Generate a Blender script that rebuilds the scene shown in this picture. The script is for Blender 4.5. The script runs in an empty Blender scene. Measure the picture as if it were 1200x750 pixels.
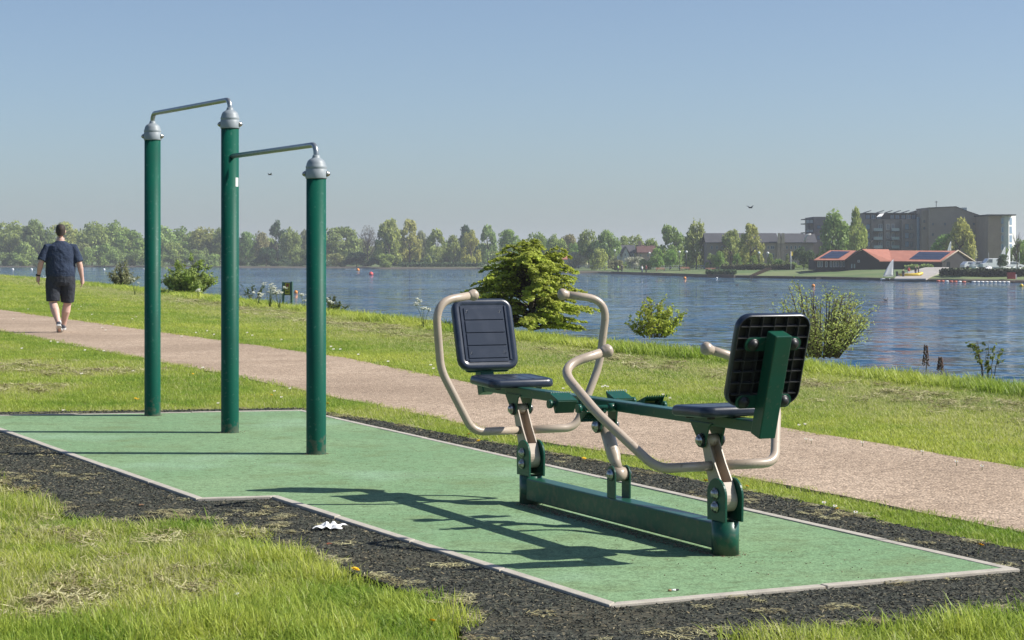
import bpy, bmesh, math, random
import numpy as np
from mathutils import Vector, Matrix
R = math.radians
PI = math.pi
sc = bpy.context.scene
col = sc.collection

# ------------------------------------------------------------------ camera
H = 1.30          # eye height over the rubber pad
F = 2300.0        # focal length in photograph pixels (1200 wide)
HZ = 300.0        # horizon row
cam_d = bpy.data.cameras.new('camera'); cam = bpy.data.objects.new('camera', cam_d); col.objects.link(cam)
cam.location = (0, 0, H); cam.rotation_euler = (R(90), 0, 0)
cam_d.sensor_width = 36; cam_d.lens = 36*F/1200; cam_d.shift_y = -(375-HZ)/1200
cam_d.clip_start = 0.1; cam_d.clip_end = 12000
sc.camera = cam

# ------------------------------------------------------------------ world, sun, exposure
SUN_EL, SUN_AZ = 42.0, 92.0      # azimuth clockwise from +Y (straight ahead)
w = bpy.data.worlds.new('World'); sc.world = w; w.use_nodes = True
wn = w.node_tree.nodes; wl = w.node_tree.links
bg = wn['Background']; sky = wn.new('ShaderNodeTexSky')
sky.sky_type = 'NISHITA'; sky.sun_disc = False
sky.sun_elevation = R(SUN_EL); sky.sun_rotation = R(SUN_AZ)
sky.air_density = 1.0; sky.dust_density = .9; sky.ozone_density = 1.3; sky.altitude = 60
tint = wn.new('ShaderNodeMix'); tint.data_type = 'RGBA'; tint.blend_type = 'MULTIPLY'; tint.inputs[0].default_value = 1; tint.inputs[7].default_value = (.88, .965, 1.18, 1)
stc = wn.new('ShaderNodeTexCoord'); ssp = wn.new('ShaderNodeSeparateXYZ'); smr = wn.new('ShaderNodeMapRange'); smx = wn.new('ShaderNodeMix'); smx.data_type = 'RGBA'
wl.new(stc.outputs['Generated'], ssp.inputs[0]); wl.new(ssp.outputs[2], smr.inputs[0]); smr.inputs[1].default_value = 0.0; smr.inputs[2].default_value = .16; smr.interpolation_type = 'SMOOTHSTEP'
smx.inputs[6].default_value = (.83, 1.0, 1.30, 1); smx.inputs[7].default_value = (.89, .955, 1.13, 1); wl.new(smr.outputs[0], smx.inputs[0]); wl.new(smx.outputs[2], tint.inputs[7])
wl.new(sky.outputs[0], tint.inputs[6]); wl.new(tint.outputs[2], bg.inputs[0]); bg.inputs[1].default_value = 0.070
sd = bpy.data.lights.new('sun', 'SUN'); sun = bpy.data.objects.new('sun', sd); col.objects.link(sun)
sd.energy = 5.0; sd.angle = R(0.5); sd.color = (1, .955, .88)
ldir = Vector((-math.sin(R(SUN_AZ))*math.cos(R(SUN_EL)), -math.cos(R(SUN_AZ))*math.cos(R(SUN_EL)), -math.sin(R(SUN_EL))))
sun.rotation_euler = ldir.to_track_quat('-Z', 'Y').to_euler(); sun.location = (30, -5, 30)
vs = sc.view_settings; vs.view_transform = 'Standard'; vs.look = 'None'; vs.exposure = 0.53; vs.gamma = 1; vs.use_curve_mapping = False

# ------------------------------------------------------------------ helpers
def W(px, py, d): return Vector(((px-600)*d/F, d, H-(py-HZ)*d/F))
def G(px, py, z=0.0):
    d = (H-z)*F/(py-HZ); return ((px-600)*d/F, d)
def SX(px, d): return (px-600)*d/F
def SZ(py, d): return H-(py-HZ)*d/F

class MB:
    def __init__(s): s.v = []; s.f = []; s.s = []; s.m = []; s.M = Matrix.Identity(4); s.mi = 0
    def add(s, vs_, fs_, smooth=False):
        o = len(s.v)
        for p in vs_: s.v.append(tuple(s.M @ Vector(p)))
        for f in fs_: s.f.append([i+o for i in f]); s.s.append(smooth); s.m.append(s.mi)
        return s
    def box(s, x0, x1, y0, y1, z0, z1):
        v = [(x, y, z) for z in (z0, z1) for y in (y0, y1) for x in (x0, x1)]
        return s.add(v, [(0,2,3,1),(4,5,7,6),(0,1,5,4),(2,6,7,3),(0,4,6,2),(1,3,7,5)])
    def prism(s, pts, lo, hi, axis='z'):
        # pts: 2D outline; extrude along axis
        n = len(pts)
        def P(a, b, c):
            return {'z': (a, b, c), 'y': (a, c, b), 'x': (c, a, b)}[axis]
        v = [P(a, b, lo) for a, b in pts]+[P(a, b, hi) for a, b in pts]
        f = [list(range(n))[::-1], list(range(n, 2*n))]+[(i, (i+1) % n, n+(i+1) % n, n+i) for i in range(n)]
        return s.add(v, f)
    def rings(s, rs, smooth=True, caps=True, closed=False):
        n = len(rs[0]); v = [p for r in rs for p in r]; f = []
        k = len(rs)
        for i in range(k if closed else k-1):
            a = i*n; b = ((i+1) % k)*n
            for j in range(n): f.append((a+j, a+(j+1) % n, b+(j+1) % n, b+j))
        s.add(v, f, smooth)
        if caps and not closed:
            o = len(s.v)-k*n
            s.f.append([o+j for j in range(n)][::-1]); s.s.append(False); s.m.append(s.mi)
            s.f.append([o+(k-1)*n+j for j in range(n)]); s.s.append(False); s.m.append(s.mi)
        return s
    def tube(s, pts, r, n=12, caps=True, smooth=True):
        pts = [Vector(p) for p in pts]; rr = r if isinstance(r, (list, tuple)) else [r]*len(pts)
        rs = []; t0 = (pts[1]-pts[0]).normalized()
        up = Vector((0, 0, 1)) if abs(t0.z) < .9 else Vector((1, 0, 0))
        nrm = t0.cross(up).normalized(); prev = t0
        for i, p in enumerate(pts):
            if i == 0: t = t0
            elif i == len(pts)-1: t = (pts[-1]-pts[-2]).normalized()
            else: t = ((pts[i]-pts[i-1]).normalized()+(pts[i+1]-pts[i]).normalized()).normalized()
            q = prev.rotation_difference(t); nrm = q @ nrm; prev = t
            b = t.cross(nrm)
            rs.append([tuple(p+(nrm*math.cos(2*PI*j/n)+b*math.sin(2*PI*j/n))*rr[i]) for j in range(n)])
        return s.rings(rs, smooth, caps)
    def lathe(s, prof, n=20, c=(0, 0, 0), axis='z', smooth=True):
        rs = []
        for r, h in prof:
            ring = []
            for j in range(n):
                a = 2*PI*j/n; x, y = max(r, 1e-4)*math.cos(a), max(r, 1e-4)*math.sin(a)
                p = {'z': (x, y, h), 'y': (y, h, x), 'x': (h, x, y)}[axis]
                ring.append((p[0]+c[0], p[1]+c[1], p[2]+c[2]))
            rs.append(ring)
        return s.rings(rs, smooth, True)
    def ball(s, c, r, n=12, k=8):
        rx, ry, rz = r if isinstance(r, (tuple, list)) else (r, r, r)
        rs = []
        for i in range(k+1):
            a = PI*(i/k)-PI/2; a = max(min(a, PI/2-.05), -PI/2+.05)
            rs.append([(c[0]+rx*math.cos(a)*math.cos(2*PI*j/n), c[1]+ry*math.cos(a)*math.sin(2*PI*j/n), c[2]+rz*math.sin(a)) for j in range(n)])
        return s.rings(rs, True, True)
    def build(s, name, mat=None, parent=None, bevel=0, loc=None, rz=None):
        me = bpy.data.meshes.new(name); me.from_pydata(s.v, [], s.f)
        me.polygons.foreach_set('use_smooth', s.s)
        for m in (mat if isinstance(mat, (list, tuple)) else [mat]):
            if m: me.materials.append(m)
        if any(s.m): me.polygons.foreach_set('material_index', s.m)
        me.validate(); me.update()
        bm = bmesh.new(); bm.from_mesh(me); bmesh.ops.recalc_face_normals(bm, faces=bm.faces); bm.to_mesh(me); bm.free()
        o = bpy.data.objects.new(name, me); col.objects.link(o)
        if parent: o.parent = parent
        if loc is not None: o.location = loc
        if rz is not None: o.rotation_euler.z = rz
        if bevel:
            b = o.modifiers.new('bevel', 'BEVEL'); b.width = bevel; b.segments = 2; b.limit_method = 'ANGLE'; b.angle_limit = R(40); b.harden_normals = False
        return o

def mesh_np(name, V, Fc, mat, parent=None, smooth=False):
    me = bpy.data.meshes.new(name); V = np.asarray(V, dtype=np.float32); Fc = np.asarray(Fc, dtype=np.int32)
    k = Fc.shape[1]
    me.vertices.add(len(V)); me.vertices.foreach_set('co', V.ravel())
    me.loops.add(Fc.size); me.loops.foreach_set('vertex_index', Fc.ravel())
    me.polygons.add(len(Fc)); me.polygons.foreach_set('loop_start', np.arange(0, Fc.size, k, dtype=np.int32))
    me.polygons.foreach_set('loop_total', np.full(len(Fc), k, dtype=np.int32))
    me.polygons.foreach_set('use_smooth', np.full(len(Fc), smooth, dtype=bool))
    if mat: me.materials.append(mat)
    me.update(calc_edges=True)
    o = bpy.data.objects.new(name, me)
    col.objects.link(o)
    if parent: o.parent = parent
    return o

def tag(o, label=None, cat=None, group=None, kind=None):
    if label: o['label'] = label
    if cat: o['category'] = cat
    if group: o['group'] = group
    if kind: o['kind'] = kind
    return o
def thing(name, label, cat, loc=(0, 0, 0), rz=0, group=None):
    o = bpy.data.objects.new(name, None); col.objects.link(o); o.location = loc; o.rotation_euler = (0, 0, rz); o.empty_display_size = .1
    return tag(o, label, cat, group)
def dup(root, label=None, group=None, loc=None, rz=None, scale=None):
    c = root.copy(); col.objects.link(c)
    for ch in root.children:
        d = ch.copy(); col.objects.link(d); d.parent = c
        for g in ch.children:
            e = g.copy(); col.objects.link(e); e.parent = d
    if label: c['label'] = label
    if group: c['group'] = group
    if loc is not None: c.location = loc
    if rz is not None: c.rotation_euler.z = rz
    if scale is not None: c.scale = scale
    return c

# ------------------------------------------------------------------ materials
def mat(name, base=(.5, .5, .5), rough=.6, metal=0, spec=.5, coat=0, noise=None, bump=None, alpha=None):
    """noise = (scale, colour2, lo, hi[, detail]) ; bump = (scale, strength, distance)"""
    m = bpy.data.materials.new(name); m.use_nodes = True; nt = m.node_tree; N = nt.nodes; L = nt.links
    p = N['Principled BSDF']; p.inputs['Base Color'].default_value = (*base, 1); p.inputs['Roughness'].default_value = rough
    p.inputs['Metallic'].default_value = metal; p.inputs['Specular IOR Level'].default_value = spec; p.inputs['Coat Weight'].default_value = coat
    tc = N.new('ShaderNodeTexCoord')
    out = 'Object'
    if noise:
        ns = noise if isinstance(noise, list) else [noise]
        prev = None
        for q in ns:
            n = N.new('ShaderNodeTexNoise'); n.inputs['Scale'].default_value = q[0]; n.inputs['Detail'].default_value = q[4] if len(q) > 4 else 4
            L.new(tc.outputs[out], n.inputs['Vector'])
            r = N.new('ShaderNodeMapRange'); r.inputs[1].default_value = q[2]; r.inputs[2].default_value = q[3]; L.new(n.outputs[0], r.inputs[0])
            mx = N.new('ShaderNodeMix'); mx.data_type = 'RGBA'; L.new(r.outputs[0], mx.inputs[0])
            if prev: L.new(prev, mx.inputs[6])
            else: mx.inputs[6].default_value = (*base, 1)
            mx.inputs[7].default_value = (*q[1], 1); prev = mx.outputs[2]
        L.new(prev, p.inputs['Base Color'])
    if bump:
        n = N.new('ShaderNodeTexNoise'); n.inputs['Scale'].default_value = bump[0]; n.inputs['Detail'].default_value = 5
        L.new(tc.outputs[out], n.inputs['Vector'])
        b = N.new('ShaderNodeBump'); b.inputs['Strength'].default_value = bump[1]; b.inputs['Distance'].default_value = bump[2]
        L.new(n.outputs[0], b.inputs['Height']); L.new(b.outputs[0], p.inputs['Normal'])
    return m

M = {}
M['green'] = mat('green_paint', (.002, .078, .050), .50, spec=.16, noise=[(3.5, (.006, .066, .045), .45, .7), (40, (.04, .12, .09), .62, .70, 8)], bump=(180, .08, .001))
M['green2'] = mat('green_frame_paint', (.007, .074, .046), .33, spec=.38, coat=.06, noise=[(6, (.016, .066, .042), .45, .7), (45, (.06, .095, .065), .60, .72, 6)], bump=(120, .1, .001))
M['beige'] = mat('beige_paint', (.41, .335, .26), .38, coat=.1, noise=[(9, (.36, .29, .225), .5, .75), (55, (.24, .19, .14), .62, .74, 6)], bump=(160, .08, .001))
M['plastic'] = mat('navy_plastic', (.015, .024, .042), .30, noise=[(14, (.027, .036, .056), .5, .72)], bump=(260, .12, .001))
M['black'] = mat('black_plastic', (.012, .012, .014), .45, noise=[(30, (.03, .03, .032), .55, .75)])
def grime(m, h=.22, c=(.12, .11, .075), amt=.5):
    # mud splashed up from the ground, in blotches
    N = m.node_tree.nodes; L = m.node_tree.links; p = N['Principled BSDF']; src = p.inputs['Base Color'].links[0].from_socket
    tc = N.new('ShaderNodeTexCoord'); sp = N.new('ShaderNodeSeparateXYZ'); L.new(tc.outputs['Object'], sp.inputs[0])
    r = N.new('ShaderNodeMapRange'); r.inputs[1].default_value = h; r.inputs[2].default_value = 0; r.inputs[3].default_value = -.12; r.inputs[4].default_value = .22; L.new(sp.outputs[2], r.inputs[0])
    n = N.new('ShaderNodeTexNoise'); n.inputs['Scale'].default_value = 28; n.inputs['Detail'].default_value = 8; L.new(tc.outputs['Object'], n.inputs['Vector'])
    a = N.new('ShaderNodeMath'); L.new(n.outputs[0], a.inputs[0]); L.new(r.outputs[0], a.inputs[1])
    q = N.new('ShaderNodeMapRange'); q.inputs[1].default_value = .58; q.inputs[2].default_value = .74; q.inputs[4].default_value = amt; L.new(a.outputs[0], q.inputs[0])
    mx = N.new('ShaderNodeMix'); mx.data_type = 'RGBA'; L.new(q.outputs[0], mx.inputs[0]); L.new(src, mx.inputs[6]); mx.inputs[7].default_value = (*c, 1); L.new(mx.outputs[2], p.inputs['Base Color'])
grime(M['green']); grime(M['green2'])
M['grey'] = mat('grey_cap_paint', (.25, .285, .305), .5, noise=[(20, (.20, .23, .25), .5, .7)])
M['bar'] = mat('grip_bar_steel', (.30, .33, .34), .34, metal=.65, noise=[(30, (.22, .24, .25), .5, .7)])
M['bolt'] = mat('bolt_steel', (.42, .42, .40), .30, metal=1, noise=[(90, (.20, .17, .13), .48, .66)])
M['white'] = mat('white_paint', (.78, .78, .76), .6)
M['kerb'] = mat('concrete_edging', (.43, .395, .33), .9, noise=[(12, (.34, .31, .26), .4, .7), (90, (.22, .20, .17), .62, .75)], bump=(150, .5, .003))
# ------------------------------------------------------------------ numpy value noise
def _h(ix, iy, seed):
    n = (ix*374761393+iy*668265263+seed*1442695041).astype(np.int64)
    n = (n ^ (n >> 13))*1274126177 & 0x7fffffff
    return ((n ^ (n >> 16)) & 0xffff)/65535.0
def vnoise(x, y, sc_, seed=0, octv=3):
    t = 0; amp = 1; tot = 0
    for o in range(octv):
        X = x/sc_*(2**o); Y = y/sc_*(2**o); ix = np.floor(X).astype(np.int64); iy = np.floor(Y).astype(np.int64)
        fx = X-ix; fy = Y-iy; fx = fx*fx*(3-2*fx); fy = fy*fy*(3-2*fy)
        a = _h(ix, iy, seed+o); b = _h(ix+1, iy, seed+o); c = _h(ix, iy+1, seed+o); d = _h(ix+1, iy+1, seed+o)
        t = t+amp*((a*(1-fx)+b*fx)*(1-fy)+(c*(1-fx)+d*fx)*fy); tot += amp; amp *= .5
    return t/tot
def inpoly(x, y, poly):
    c = np.zeros(len(x), bool); n = len(poly); j = n-1
    for i in range(n):
        xi, yi = poly[i]; xj, yj = poly[j]
        k = ((yi > y) != (yj > y)) & (x < (xj-xi)*(y-yi)/((yj-yi)+1e-12)+xi)
        c ^= k; j = i
    return c

# ------------------------------------------------------------------ outlines on the ground
PAD = [G(355, 481), G(1196, 668), G(715, 710.5), G(318, 583.5), G(230, 586), G(-48, 488)]
RUB = [G(-130, 488), G(0, 482), G(170, 480), G(355, 477), G(440, 491), G(560, 514), G(639, 527), G(741, 546), G(873, 573), G(967, 591), G(1050, 613), G(1200, 643), G(1330, 668),
       (G(1330, 690)[0], G(1330, 690)[1]), G(1200, 714), G(1067, 727), G(933, 738), G(830, 742), (1.1, 6.2), (.4, 5.9), (-.1, 6.3), G(550, 752), G(517, 705), G(400, 664), G(333, 644), G(283, 625), G(233, 608), G(190, 605), G(133, 611), G(77, 604), G(40, 582), G(0, 563), G(-60, 548), G(-130, 530)]
def ext(poly, a, b):
    """extend a polyline at both ends"""
    p = [Vector(q) for q in poly]
    s = p[0]+(p[0]-p[1]).normalized()*a; e = p[-1]+(p[-1]-p[-2]).normalized()*b
    return [tuple(s)]+[tuple(q) for q in p]+[tuple(e)]
FAR = ext([G(0, 362), G(167, 385), G(283, 401), G(400, 417), G(480, 433), G(552, 447), G(700, 469), G(915, 498), G(1040, 519), G(1200, 545)], 45, 9)
NEAR = ext([G(0, 387), G(120, 410), G(260, 436), G(400, 465), G(515, 488), G(634, 515), G(741, 531), G(825, 549), G(933, 567), G(1200, 621)], 45, 7)
def wob(line, k, amp):
    out = []
    for i in range(len(line)-1):
        a = Vector(line[i]); b = Vector(line[i+1]); n = max(1, int((b-a).length/k)); d = (b-a).normalized(); pn = Vector((-d.y, d.x))
        for j in range(n):
            p = a+(b-a)*j/n
            out.append(tuple(p+pn*(amp*(vnoise(np.array([p.x*3.1]), np.array([p.y*3.1]), 1.0, 5)[0]-.5)*2)))
    out.append(tuple(line[-1])); return out
FARw = wob(FAR, .25, .05); NEARw = wob(NEAR, .25, .05)
PATH = NEARw+FARw[::-1]
# crest of the bank: beyond it the ground drops to the lake
CREST = [(16.3, -14), (11.3, .5)]+[G(a, b, .22) for a, b in ((1200, 434), (1080, 423), (955, 411.5), (845, 400.5), (730, 390), (640, 382), (529, 371.5), (410, 358.5), (330, 350), (280, 345), (190, 336), (160, 333), (100, 327.5), (50, 323), (0, 319.5))]+[(-75, 240), (-160, 470)]
def crest_x(y):
    ys = [c[1] for c in CREST]; xs = [c[0] for c in CREST]; return np.interp(y, ys, xs)
WATER = -3.2

def sheet(name, poly, z, m, kind='structure'):
    bm = bmesh.new(); vs_ = [bm.verts.new((p[0], p[1], z)) for p in poly]
    f = bm.faces.new(vs_); bmesh.ops.triangulate(bm, faces=[f]); bmesh.ops.recalc_face_normals(bm, faces=bm.faces)
    for f in bm.faces:
        if f.normal.z < 0: f.normal_flip()
    rim = [e for e in bm.edges if e.is_boundary]; ex = bmesh.ops.extrude_edge_only(bm, edges=rim)
    bmesh.ops.translate(bm, vec=(0, 0, -.09), verts=[g for g in ex['geom'] if isinstance(g, bmesh.types.BMVert)])
    me = bpy.data.meshes.new(name); bm.to_mesh(me); bm.free(); me.materials.append(m)
    o = bpy.data.objects.new(name, me); col.objects.link(o)
    if kind: o['kind'] = kind
    return o

# ground material: soil, thatch and moss seen between the blades
def ground_mat():
    m = bpy.data.materials.new('lawn_soil'); m.use_nodes = True; nt = m.node_tree; N = nt.nodes; L = nt.links; p = N['Principled BSDF']; p.inputs['Roughness'].default_value = .95; p.inputs['Specular IOR Level'].default_value = .1
    g = N.new('ShaderNodeNewGeometry')
    def noise(s, d=4, loc=(0, 0, 0)):
        mp = N.new('ShaderNodeMapping'); mp.inputs['Location'].default_value = loc; L.new(g.outputs['Position'], mp.inputs[0])
        n = N.new('ShaderNodeTexNoise'); n.inputs['Scale'].default_value = s; n.inputs['Detail'].default_value = d; L.new(mp.outputs[0], n.inputs['Vector']); return n.outputs[0]
    def ramp(i, a, b):
        r = N.new('ShaderNodeMapRange'); r.inputs[1].default_value = a; r.inputs[2].default_value = b; L.new(i, r.inputs[0]); return r.outputs[0]
    def mix(f, a, b):
        x = N.new('ShaderNodeMix'); x.data_type = 'RGBA'; L.new(f, x.inputs[0])
        for k, q in ((6, a), (7, b)):
            if isinstance(q, tuple): x.inputs[k].default_value = (*q, 1)
            else: L.new(q, x.inputs[k])
        return x.outputs[2]
    c = mix(ramp(noise(.35, 5), .4, .6), (.170, .225, .045), (.230, .270, .075))
    c = mix(ramp(noise(14, 6), .42, .62), c, (.050, .078, .018))
    c = mix(ramp(noise(45, 4, (3, 3, 0)), .56, .72), c, (.20, .19, .085))
    L.new(c, p.inputs['Base Color'])
    b = N.new('ShaderNodeBump'); b.inputs['Strength'].default_value = .8; b.inputs['Distance'].default_value = .03; L.new(noise(22, 6), b.inputs['Height']); L.new(b.outputs[0], p.inputs['Normal'])
    return m
M['soil'] = ground_mat()

# near ground: one grid following the crest of the bank
def ground_z(x, y):
    z = (vnoise(x, y, 2.6, 11, 3)-.5)*.05
    return z
def near_ground():
    ys = list(np.arange(-14, 34, .35))+list(np.arange(34, 90, 1.2))+list(np.arange(90, 471, 8))
    V = []; nx = 0
    s_off = np.concatenate([np.array([0, .5, 1.1, 2, 3.4, 5, 7.5, 10.5, 13, 16]), -1*np.array([.001])])[:-1]
    rows = []
    land = -np.concatenate([np.arange(0, 14, .35), np.arange(14, 40, 2), np.array([40, 60, 90, 140, 220])])[::-1]
    for y in ys:
        cx = float(crest_x(y))
        row = []
        for s in land:
            x = cx+s; z = float(ground_z(np.array([x]), np.array([y]))[0]) if s > -20 else 0
            row.append((x, y, z-.030))
        for s in s_off[1:]:
            t = min(s/11.0, 1.35); row.append((cx+s, y, -.030-(3.4*t*t*(3-2*min(t, 1)) if t < 1 else 3.4+(t-1)*3)))
        rows.append(row)
    n = len(rows[0]); V = [p for r in rows for p in r]
    Fc = [(i*n+j, i*n+j+1, (i+1)*n+j+1, (i+1)*n+j) for i in range(len(rows)-1) for j in range(n-1)]
    o = mesh_np('grass_bank_ground', V, Fc, M['soil'], smooth=True); o['kind'] = 'structure'
    return o
# flatten: the ground under pad, rubber and path lies just below their sheets
_poly_keep = []
def ground_z(x, y):
    base = (vnoise(x, y, 2.6, 11, 3)-.5)*.05
    k = np.clip((np.hypot(x-1, y-11)-3)/8, 0, 1)
    near = np.minimum(1, k)
    return base*near*.3
near_ground()

# path: pinkish rolled gravel
def path_mat():
    m = mat('rolled_gravel', (.37, .282, .205), .95, spec=.1, noise=[(1.3, (.42, .325, .24), .35, .65), (.35, (.31, .235, .17), .45, .7), (5, (.31, .235, .17), .55, .75, 6)])
    N = m.node_tree.nodes; L = m.node_tree.links; p = N['Principled BSDF']; tc = N.new('ShaderNodeTexCoord')
    v = N.new('ShaderNodeTexVoronoi'); v.inputs['Scale'].default_value = 62; L.new(tc.outputs['Object'], v.inputs['Vector'])
    h = N.new('ShaderNodeSeparateColor'); L.new(v.outputs['Color'], h.inputs[0])
    r = N.new('ShaderNodeMapRange'); r.inputs[3].default_value = .55; r.inputs[4].default_value = 1.42; L.new(h.outputs[0], r.inputs[0])
    src = p.inputs['Base Color'].links[0].from_socket
    mx = N.new('ShaderNodeMix'); mx.data_type = 'RGBA'; mx.blend_type = 'MULTIPLY'; mx.inputs[0].default_value = 1; L.new(src, mx.inputs[6])
    L.new(r.outputs[0], mx.inputs[7]); L.new(mx.outputs[2], p.inputs['Base Color'])
    b = N.new('ShaderNodeBump'); b.inputs['Strength'].default_value = .9; b.inputs['Distance'].default_value = .008; L.new(v.outputs['Distance'], b.inputs['Height']); b.invert = True; L.new(b.outputs[0], p.inputs['Normal'])
    return m
M['path'] = path_mat()
sheet('gravel_path', PATH, -.014, M['path'])

# dark shredded-rubber mulch round the pad
def rubber_mat():
    m = bpy.data.materials.new('rubber_mulch'); m.use_nodes = True; nt = m.node_tree; N = nt.nodes; L = nt.links; p = N['Principled BSDF']; p.inputs['Roughness'].default_value = .85; p.inputs['Specular IOR Level'].default_value = .15
    tc = N.new('ShaderNodeTexCoord')
    mp = N.new('ShaderNodeMapping'); mp.inputs['Scale'].default_value = (1, 1, 1); L.new(tc.outputs['Object'], mp.inputs[0])
    n0 = N.new('ShaderNodeTexNoise'); n0.inputs['Scale'].default_value = 6; L.new(mp.outputs[0], n0.inputs['Vector'])
    va = N.new('ShaderNodeVectorMath'); va.operation = 'MULTIPLY_ADD'; va.inputs[1].default_value = (.25, .25, .25); L.new(n0.outputs[1], va.inputs[0]); L.new(mp.outputs[0], va.inputs[2])
    v = N.new('ShaderNodeTexVoronoi'); v.inputs['Scale'].default_value = 85; L.new(va.outputs[0], v.inputs['Vector'])
    s = N.new('ShaderNodeSeparateColor'); L.new(v.outputs['Color'], s.inputs[0])
    cr = N.new('ShaderNodeValToRGB'); L.new(s.outputs[0], cr.inputs[0]); e = cr.color_ramp.elements
    e[0].position = 0; e[0].color = (.013, .013, .011, 1); e[1].position = 1; e[1].color = (.20, .17, .11, 1)
    for ps, c in ((.35, (.036, .038, .031, 1)), (.7, (.062, .066, .053, 1)), (.9, (.09, .09, .066, 1))):
        q = e.new(ps); q.color = c
    n2 = N.new('ShaderNodeTexNoise'); n2.inputs['Scale'].default_value = 1.1; n2.inputs['Detail'].default_value = 5; L.new(tc.outputs['Object'], n2.inputs['Vector'])
    r = N.new('ShaderNodeMapRange'); r.inputs[1].default_value = .52; r.inputs[2].default_value = .72; L.new(n2.outputs[0], r.inputs[0])
    mx = N.new('ShaderNodeMix'); mx.data_type = 'RGBA'; mx.inputs[7].default_value = (.10, .085, .05, 1); L.new(cr.outputs[0], mx.inputs[6])
    mm = N.new('ShaderNodeMath'); mm.operation = 'MULTIPLY'; mm.inputs[1].default_value = .45; L.new(r.outputs[0], mm.inputs[0]); L.new(mm.outputs[0], mx.inputs[0]); L.new(mx.outputs[2], p.inputs['Base Color'])
    b = N.new('ShaderNodeBump'); b.inputs['Strength'].default_value = 1; b.inputs['Distance'].default_value = .02; L.new(s.outputs[1], b.inputs['Height']); L.new(b.outputs[0], p.inputs['Normal'])
    return m
M['rubber'] = rubber_mat()
sheet('rubber_mulch_surround', RUB, -.006, M['rubber'])

# green bound-rubber pad
def pad_mat():
    m = mat('green_rubber_crumb', (.175, .285, .150), .95, spec=.12, noise=[(.9, (.205, .310, .165), .4, .65), (2.8, (.165, .235, .115), .52, .72), (14, (.145, .215, .11), .5, .7, 6), (.8, (.24, .36, .23), .56, .72, 7)])
    N = m.node_tree.nodes; L = m.node_tree.links; p = N['Principled BSDF']; tc = N.new('ShaderNodeTexCoord')
    v = N.new('ShaderNodeTexVoronoi'); v.inputs['Scale'].default_value = 130; L.new(tc.outputs['Object'], v.inputs['Vector'])
    s = N.new('ShaderNodeSeparateColor'); L.new(v.outputs['Color'], s.inputs[0])
    r = N.new('ShaderNodeMapRange'); r.inputs[3].default_value = .68; r.inputs[4].default_value = 1.28; L.new(s.outputs[0], r.inputs[0])
    src = p.inputs['Base Color'].links[0].from_socket
    mx = N.new('ShaderNodeMix'); mx.data_type = 'RGBA'; mx.blend_type = 'MULTIPLY'; mx.inputs[0].default_value = 1; L.new(src, mx.inputs[6]); L.new(r.outputs[0], mx.inputs[7])
    # sparse brown grit trodden in
    n = N.new('ShaderNodeTexVoronoi'); n.inputs['Scale'].default_value = 14; L.new(tc.outputs['Object'], n.inputs['Vector'])
    r2 = N.new('ShaderNodeMapRange'); r2.inputs[1].default_value = .075; r2.inputs[2].default_value = .05; L.new(n.outputs['Distance'], r2.inputs[0])
    mx2 = N.new('ShaderNodeMix'); mx2.data_type = 'RGBA'; L.new(r2.outputs[0], mx2.inputs[0]); L.new(mx.outputs[2], mx2.inputs[6]); mx2.inputs[7].default_value = (.07, .09, .045, 1)
    L.new(mx2.outputs[2], p.inputs['Base Color'])
    b = N.new('ShaderNodeBump'); b.inputs['Strength'].default_value = .6; b.inputs['Distance'].default_value = .004; L.new(s.outputs[1], b.inputs['Height']); L.new(b.outputs[0], p.inputs['Normal'])
    return m
M['pad'] = pad_mat()
def inset(poly, d):
    n = len(poly); P = [Vector(p) for p in poly]; out = []
    area = sum(P[i].x*P[(i+1) % n].y-P[(i+1) % n].x*P[i].y for i in range(n)); sg = 1 if area > 0 else -1
    for i in range(n):
        a = (P[i]-P[i-1]).normalized(); b = (P[(i+1) % n]-P[i]).normalized()
        na = Vector((-a.y, a.x))*sg; nb = Vector((-b.y, b.x))*sg; m_ = (na+nb).normalized(); out.append(tuple(P[i]+m_*d/max(m_.dot(na), .3)))
    return out
PADi = inset(PAD, .050)
pad = sheet('green_safety_surface', PADi, .002, M['pad'])
# edging stones, butted end to end round the pad
rng = random.Random(4)
edge_count = 0
for i in range(len(PAD)):
    a = Vector(PAD[i]); b = Vector(PAD[(i+1) % len(PAD)]); ai = Vector(PADi[i]); bi = Vector(PADi[(i+1) % len(PAD)])
    n = max(1, round((b-a).length/.915))
    for k in range(n):
        t0 = k/n; t1 = (k+1)/n; g = .0035/(b-a).length*(1)
        q = [a.lerp(b, t0+g), a.lerp(b, t1-g), bi if k == n-1 else None, ai if k == 0 else None]
        # inner corners are square to the run except at the mitres
        L_ = (b-a); tin0 = t0+g; tin1 = t1-g
        q[2] = ai.lerp(bi, tin1); q[3] = ai.lerp(bi, tin0)
        z = .006+rng.uniform(-.002, .003); mb = MB()
        mb.prism([tuple(p) for p in q], -.05, z, 'z')
        o = mb.build('edging_stone', M['kerb'], pad, bevel=.004)

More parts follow.
